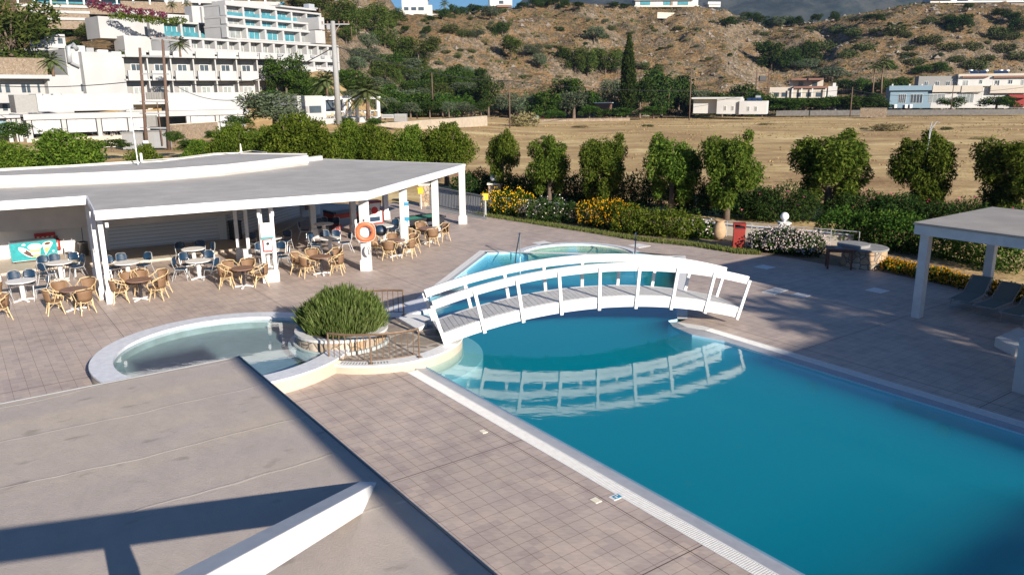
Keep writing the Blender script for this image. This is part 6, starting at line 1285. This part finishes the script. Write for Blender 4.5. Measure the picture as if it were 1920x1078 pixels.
# ------------------------------------------------------------------ poles and wires
def vpole(px,top,base,Y,r,mat,lab,nm='utility_pole'):
    p=atY(px,base,Y);q=atY(px,top,Y); t=thing(nm,lab,'pole',p); b=MB(); b.tube([(0,0,-.5),(0,0,q.z-p.z)],[r*1.25,r*.85],10); b.build('pole',mat,t,True); return t,q.z-p.z
t,h=vpole(635,40,225,95,.30,'concrete','tall grey concrete power pole left of the dry field'); 
b=MB(); b.beam((-1.3,-.1,h-.35),(1.9,.1,h-.35),.12,.12); b.tube([(.0,0,h-1.5),(.8,0,h-.4)],.04,5); b.tube([(0,0,h-1.5),(-.8,0,h-.4)],.04,5); b.build('crossarm','grey',t)
for x in (-1.2,-.6,.7,1.3,1.8): b=MB(); b.lathe([(.05,0),(.10,.05),(.06,.12),(.10,.18),(.04,.28)],8,(x,0,h-.28)); b.build('insulator','terracotta',t)
b=MB(); b.box((-.45,-.2,h-.7),(.35,.3,.5)); b.build('switch_box','grey',t)
tw=thing('twin_pole_transformer','pair of brown wooden poles carrying a transformer before the hotel','transformer',atY(290,275,98)); o0=tw.location
def tp(px,py,Y=98): return atY(px,py,Y)-o0
for (a,c) in (((262,90),(276,290)),((305,74),(318,290))): b=MB(); b.tube([tp(*c),tp(*a)],[.22,.15],10); b.build('pole','pole',tw,True)
b=MB(); b.tube([tp(294,190),tp(305,272)],[.07,.09],8); b.build('third_post','pole',tw)
for y in (106,139,191,213,240): b=MB(); b.beam(tp(262,y),tp(316,y+.5),.16,.18); b.build('crossarm','grey',tw)
b=MB(); b.beam(tp(286,73),tp(336,77),.18,.18); b.tube([tp(306,84),tp(318,76)],.04,4); b.tube([tp(306,84),tp(296,74)],.04,4); b.build('crossarm','grey',tw)
for x in (291,300,312,322,331): b=MB(); q=tp(x,74); b.lathe([(.05,0),(.1,.08),(.05,.2),(.02,.5)],8,q); b.build('insulator','terracotta',tw)
b=MB(); q=tp(292,187); b.b2(q.x-.95,q.x+.95,-.5,.5,q.z,q.z+.85); b.build('transformer_tank','shade',tw)
b=MB()
for k in range(6): b.b2(q.x-.8+k*.3,q.x-.72+k*.3,-.62,-.501,q.z+.05,q.z+.8)
b.build('cooling_fins','shade',tw)
for k in range(4): b=MB(); b.lathe([(.09,0),(.05,.15),(.08,.3),(.03,.5)],8,(q.x-.5+k*.33,0,q.z+.85)); b.build('bushing','black',tw)
b=MB(); q=tp(287,238); b.b2(q.x-.55,q.x+.55,-.3,.2,q.z,q.z+1.35); b.build('cabinet','shade',tw); b=MB(); q=tp(276,272); b.b2(q.x-.3,q.x+.3,-.35,-.25,q.z+.2,q.z+.55); b.build('notice_plate','marblew',tw)
for k,(x,y) in enumerate(((300,265),(255,268))):
    p=atY(x,y+12,99); b=MB(); b.b2(-1.3,1.3,-.6,.6,0,2.0); o=b.build('service_hut','concrete'); o.location=p; tag(o,'small grey concrete hut '+('right' if k==0 else 'left')+' of the twin pole foot','hut'); c=MB(); c.b2(-1.4,1.4,-.7,.7,2.001,2.12); c.build('roof','shade',o); c=MB(); c.b2(-.4,.4,-.63,-.601,.1,1.7); c.build('door','grey',o)
vpole(956,150,240,148,.11,'pole','brown wooden pole at the left end of the dry field')
vpole(1292,124,231,180,.11,'pole','brown wooden pole left of the small white field house'); vpole(1158,132,200,215,.10,'pole','thin wooden pole just left of the cypress')
vpole(811,136,182,150,.10,'pole','wooden pole amid the olive trees right of the cafe'); vpole(1594,164,215,186,.12,'pole','wooden pole before the tall palms'); vpole(1783,158,202,200,.10,'pole','wooden pole before the blue and white house'); vpole(1253,168,215,200,.09,'pole','wooden pole before the dark green tree')
vpole(660,50,75,180,.08,'pole','thin wooden pole among the pines by the terraced hotel')
p=atY(1427,192,215); t=thing('pole_transformer','dark double pole with a transformer right of the white field house','transformer',p)
for x in (-1.6,1.6): b=MB(); b.tube([(x,0,0),(x,0,8)],.14,8); b.build('pole','pole',t)

for q in ((1.7,.3,5.2,5.5),(2.2,.1,7.4,7.6),(1.7,.1,3.2,3.35)): b=MB(); b.b2(-q[0],q[0],-q[1],q[1],q[2],q[3]); b.build('crossarm','pole',t)
b=MB(); b.b2(-.9,.9,-.5,.5,5.5,6.8); b.build('transformer_tank','black',t)
def wire(a,Ya,b_,Yb,sag,lab,r=.035,n=14):
    p=atY(*a,Ya);q=atY(*b_,Yb); c=MB(); c.tube([p.lerp(q,i/n)-Vector((0,0,4*sag*(i/n)*(1-i/n))) for i in range(n+1)],r,4); o=c.build('overhead_wire','black'); tag(o,lab,'wire','overhead wires')
wire((316,153),98,(627,88),95,1.9,'overhead wire sagging from the twin poles to the concrete pole',.05); wire((-40,159),110,(262,152),98,.5,'overhead wire from the left edge to the twin poles',.05)
wire((316,152),98,(520,170),60,1.4,'lower overhead wire running right from the twin poles',.03); wire((631,88),95,(956,152),148,1.0,'overhead wire from the concrete pole to the first field pole',.05)
wire((956,152),148,(1292,170),180,.6,'overhead wire from the first field pole to the white field house',.05); wire((1292,166),180,(1594,168),186,1.0,'overhead wire passing the white field house',.04); wire((1594,168),186,(1783,176),200,1.0,'overhead wire before the tall palms',.04); wire((1783,175),200,(1960,158),200,.4,'overhead wire before the blue and white house',.04)
wire((1348,528),1,(1349,529),1.01,0,'x',.001,1) if False else None
for i,(x,y,m_) in enumerate(((1005,208,'paleblue'),(1022,209,'red'),(1030,208,'terracotta'))):
    p=ground_at(x,192); b=MB(); b.prism([(-1,-.5),(1,-.5),(.8,.5),(-.8,.5)],0,.5); b.prism([(-.5,-.4),(.6,-.4),(.5,.4),(-.4,.4)],.5,.95); o=b.build('stored_boat',m_); o.location=p+Vector((0,0,.1)); o.rotation_euler=(0,0,.4*i); tag(o,['small blue','small bright red','small dull red'][i]+' covered heap left of the tumbled stone wall','heap')
p=atY(1132,205,196); t=thing('field_shed','small wooden shed with a pale metal roof left of the cypress','shed',p); b=MB(); b.b2(-2,2,0,3,-.5,1.4); b.build('wall','brownwood',t); b=MB(); b.prism([(-2.3,-.4),(2.3,-.4),(2.3,3.3),(-2.3,3.3)],1.4,1.55); b.build('roof','metalw',t)
# ------------------------------------------------------------------ haze
m=bpy.data.materials.new('haze_air'); m.use_nodes=True; t=m.node_tree; t.nodes.clear(); o=t.nodes.new('ShaderNodeOutputMaterial'); v=t.nodes.new('ShaderNodeVolumePrincipled')
v.inputs['Color'].default_value=(.42,.66,1,1); v.inputs['Density'].default_value=.00008; v.inputs['Anisotropy'].default_value=.2; t.links.new(v.outputs[0],o.inputs['Volume'])
b=MB(); b.b2(-3000,5000,-200,3200,-24,900); hz=b.build('haze',m); hz['kind']='stuff'
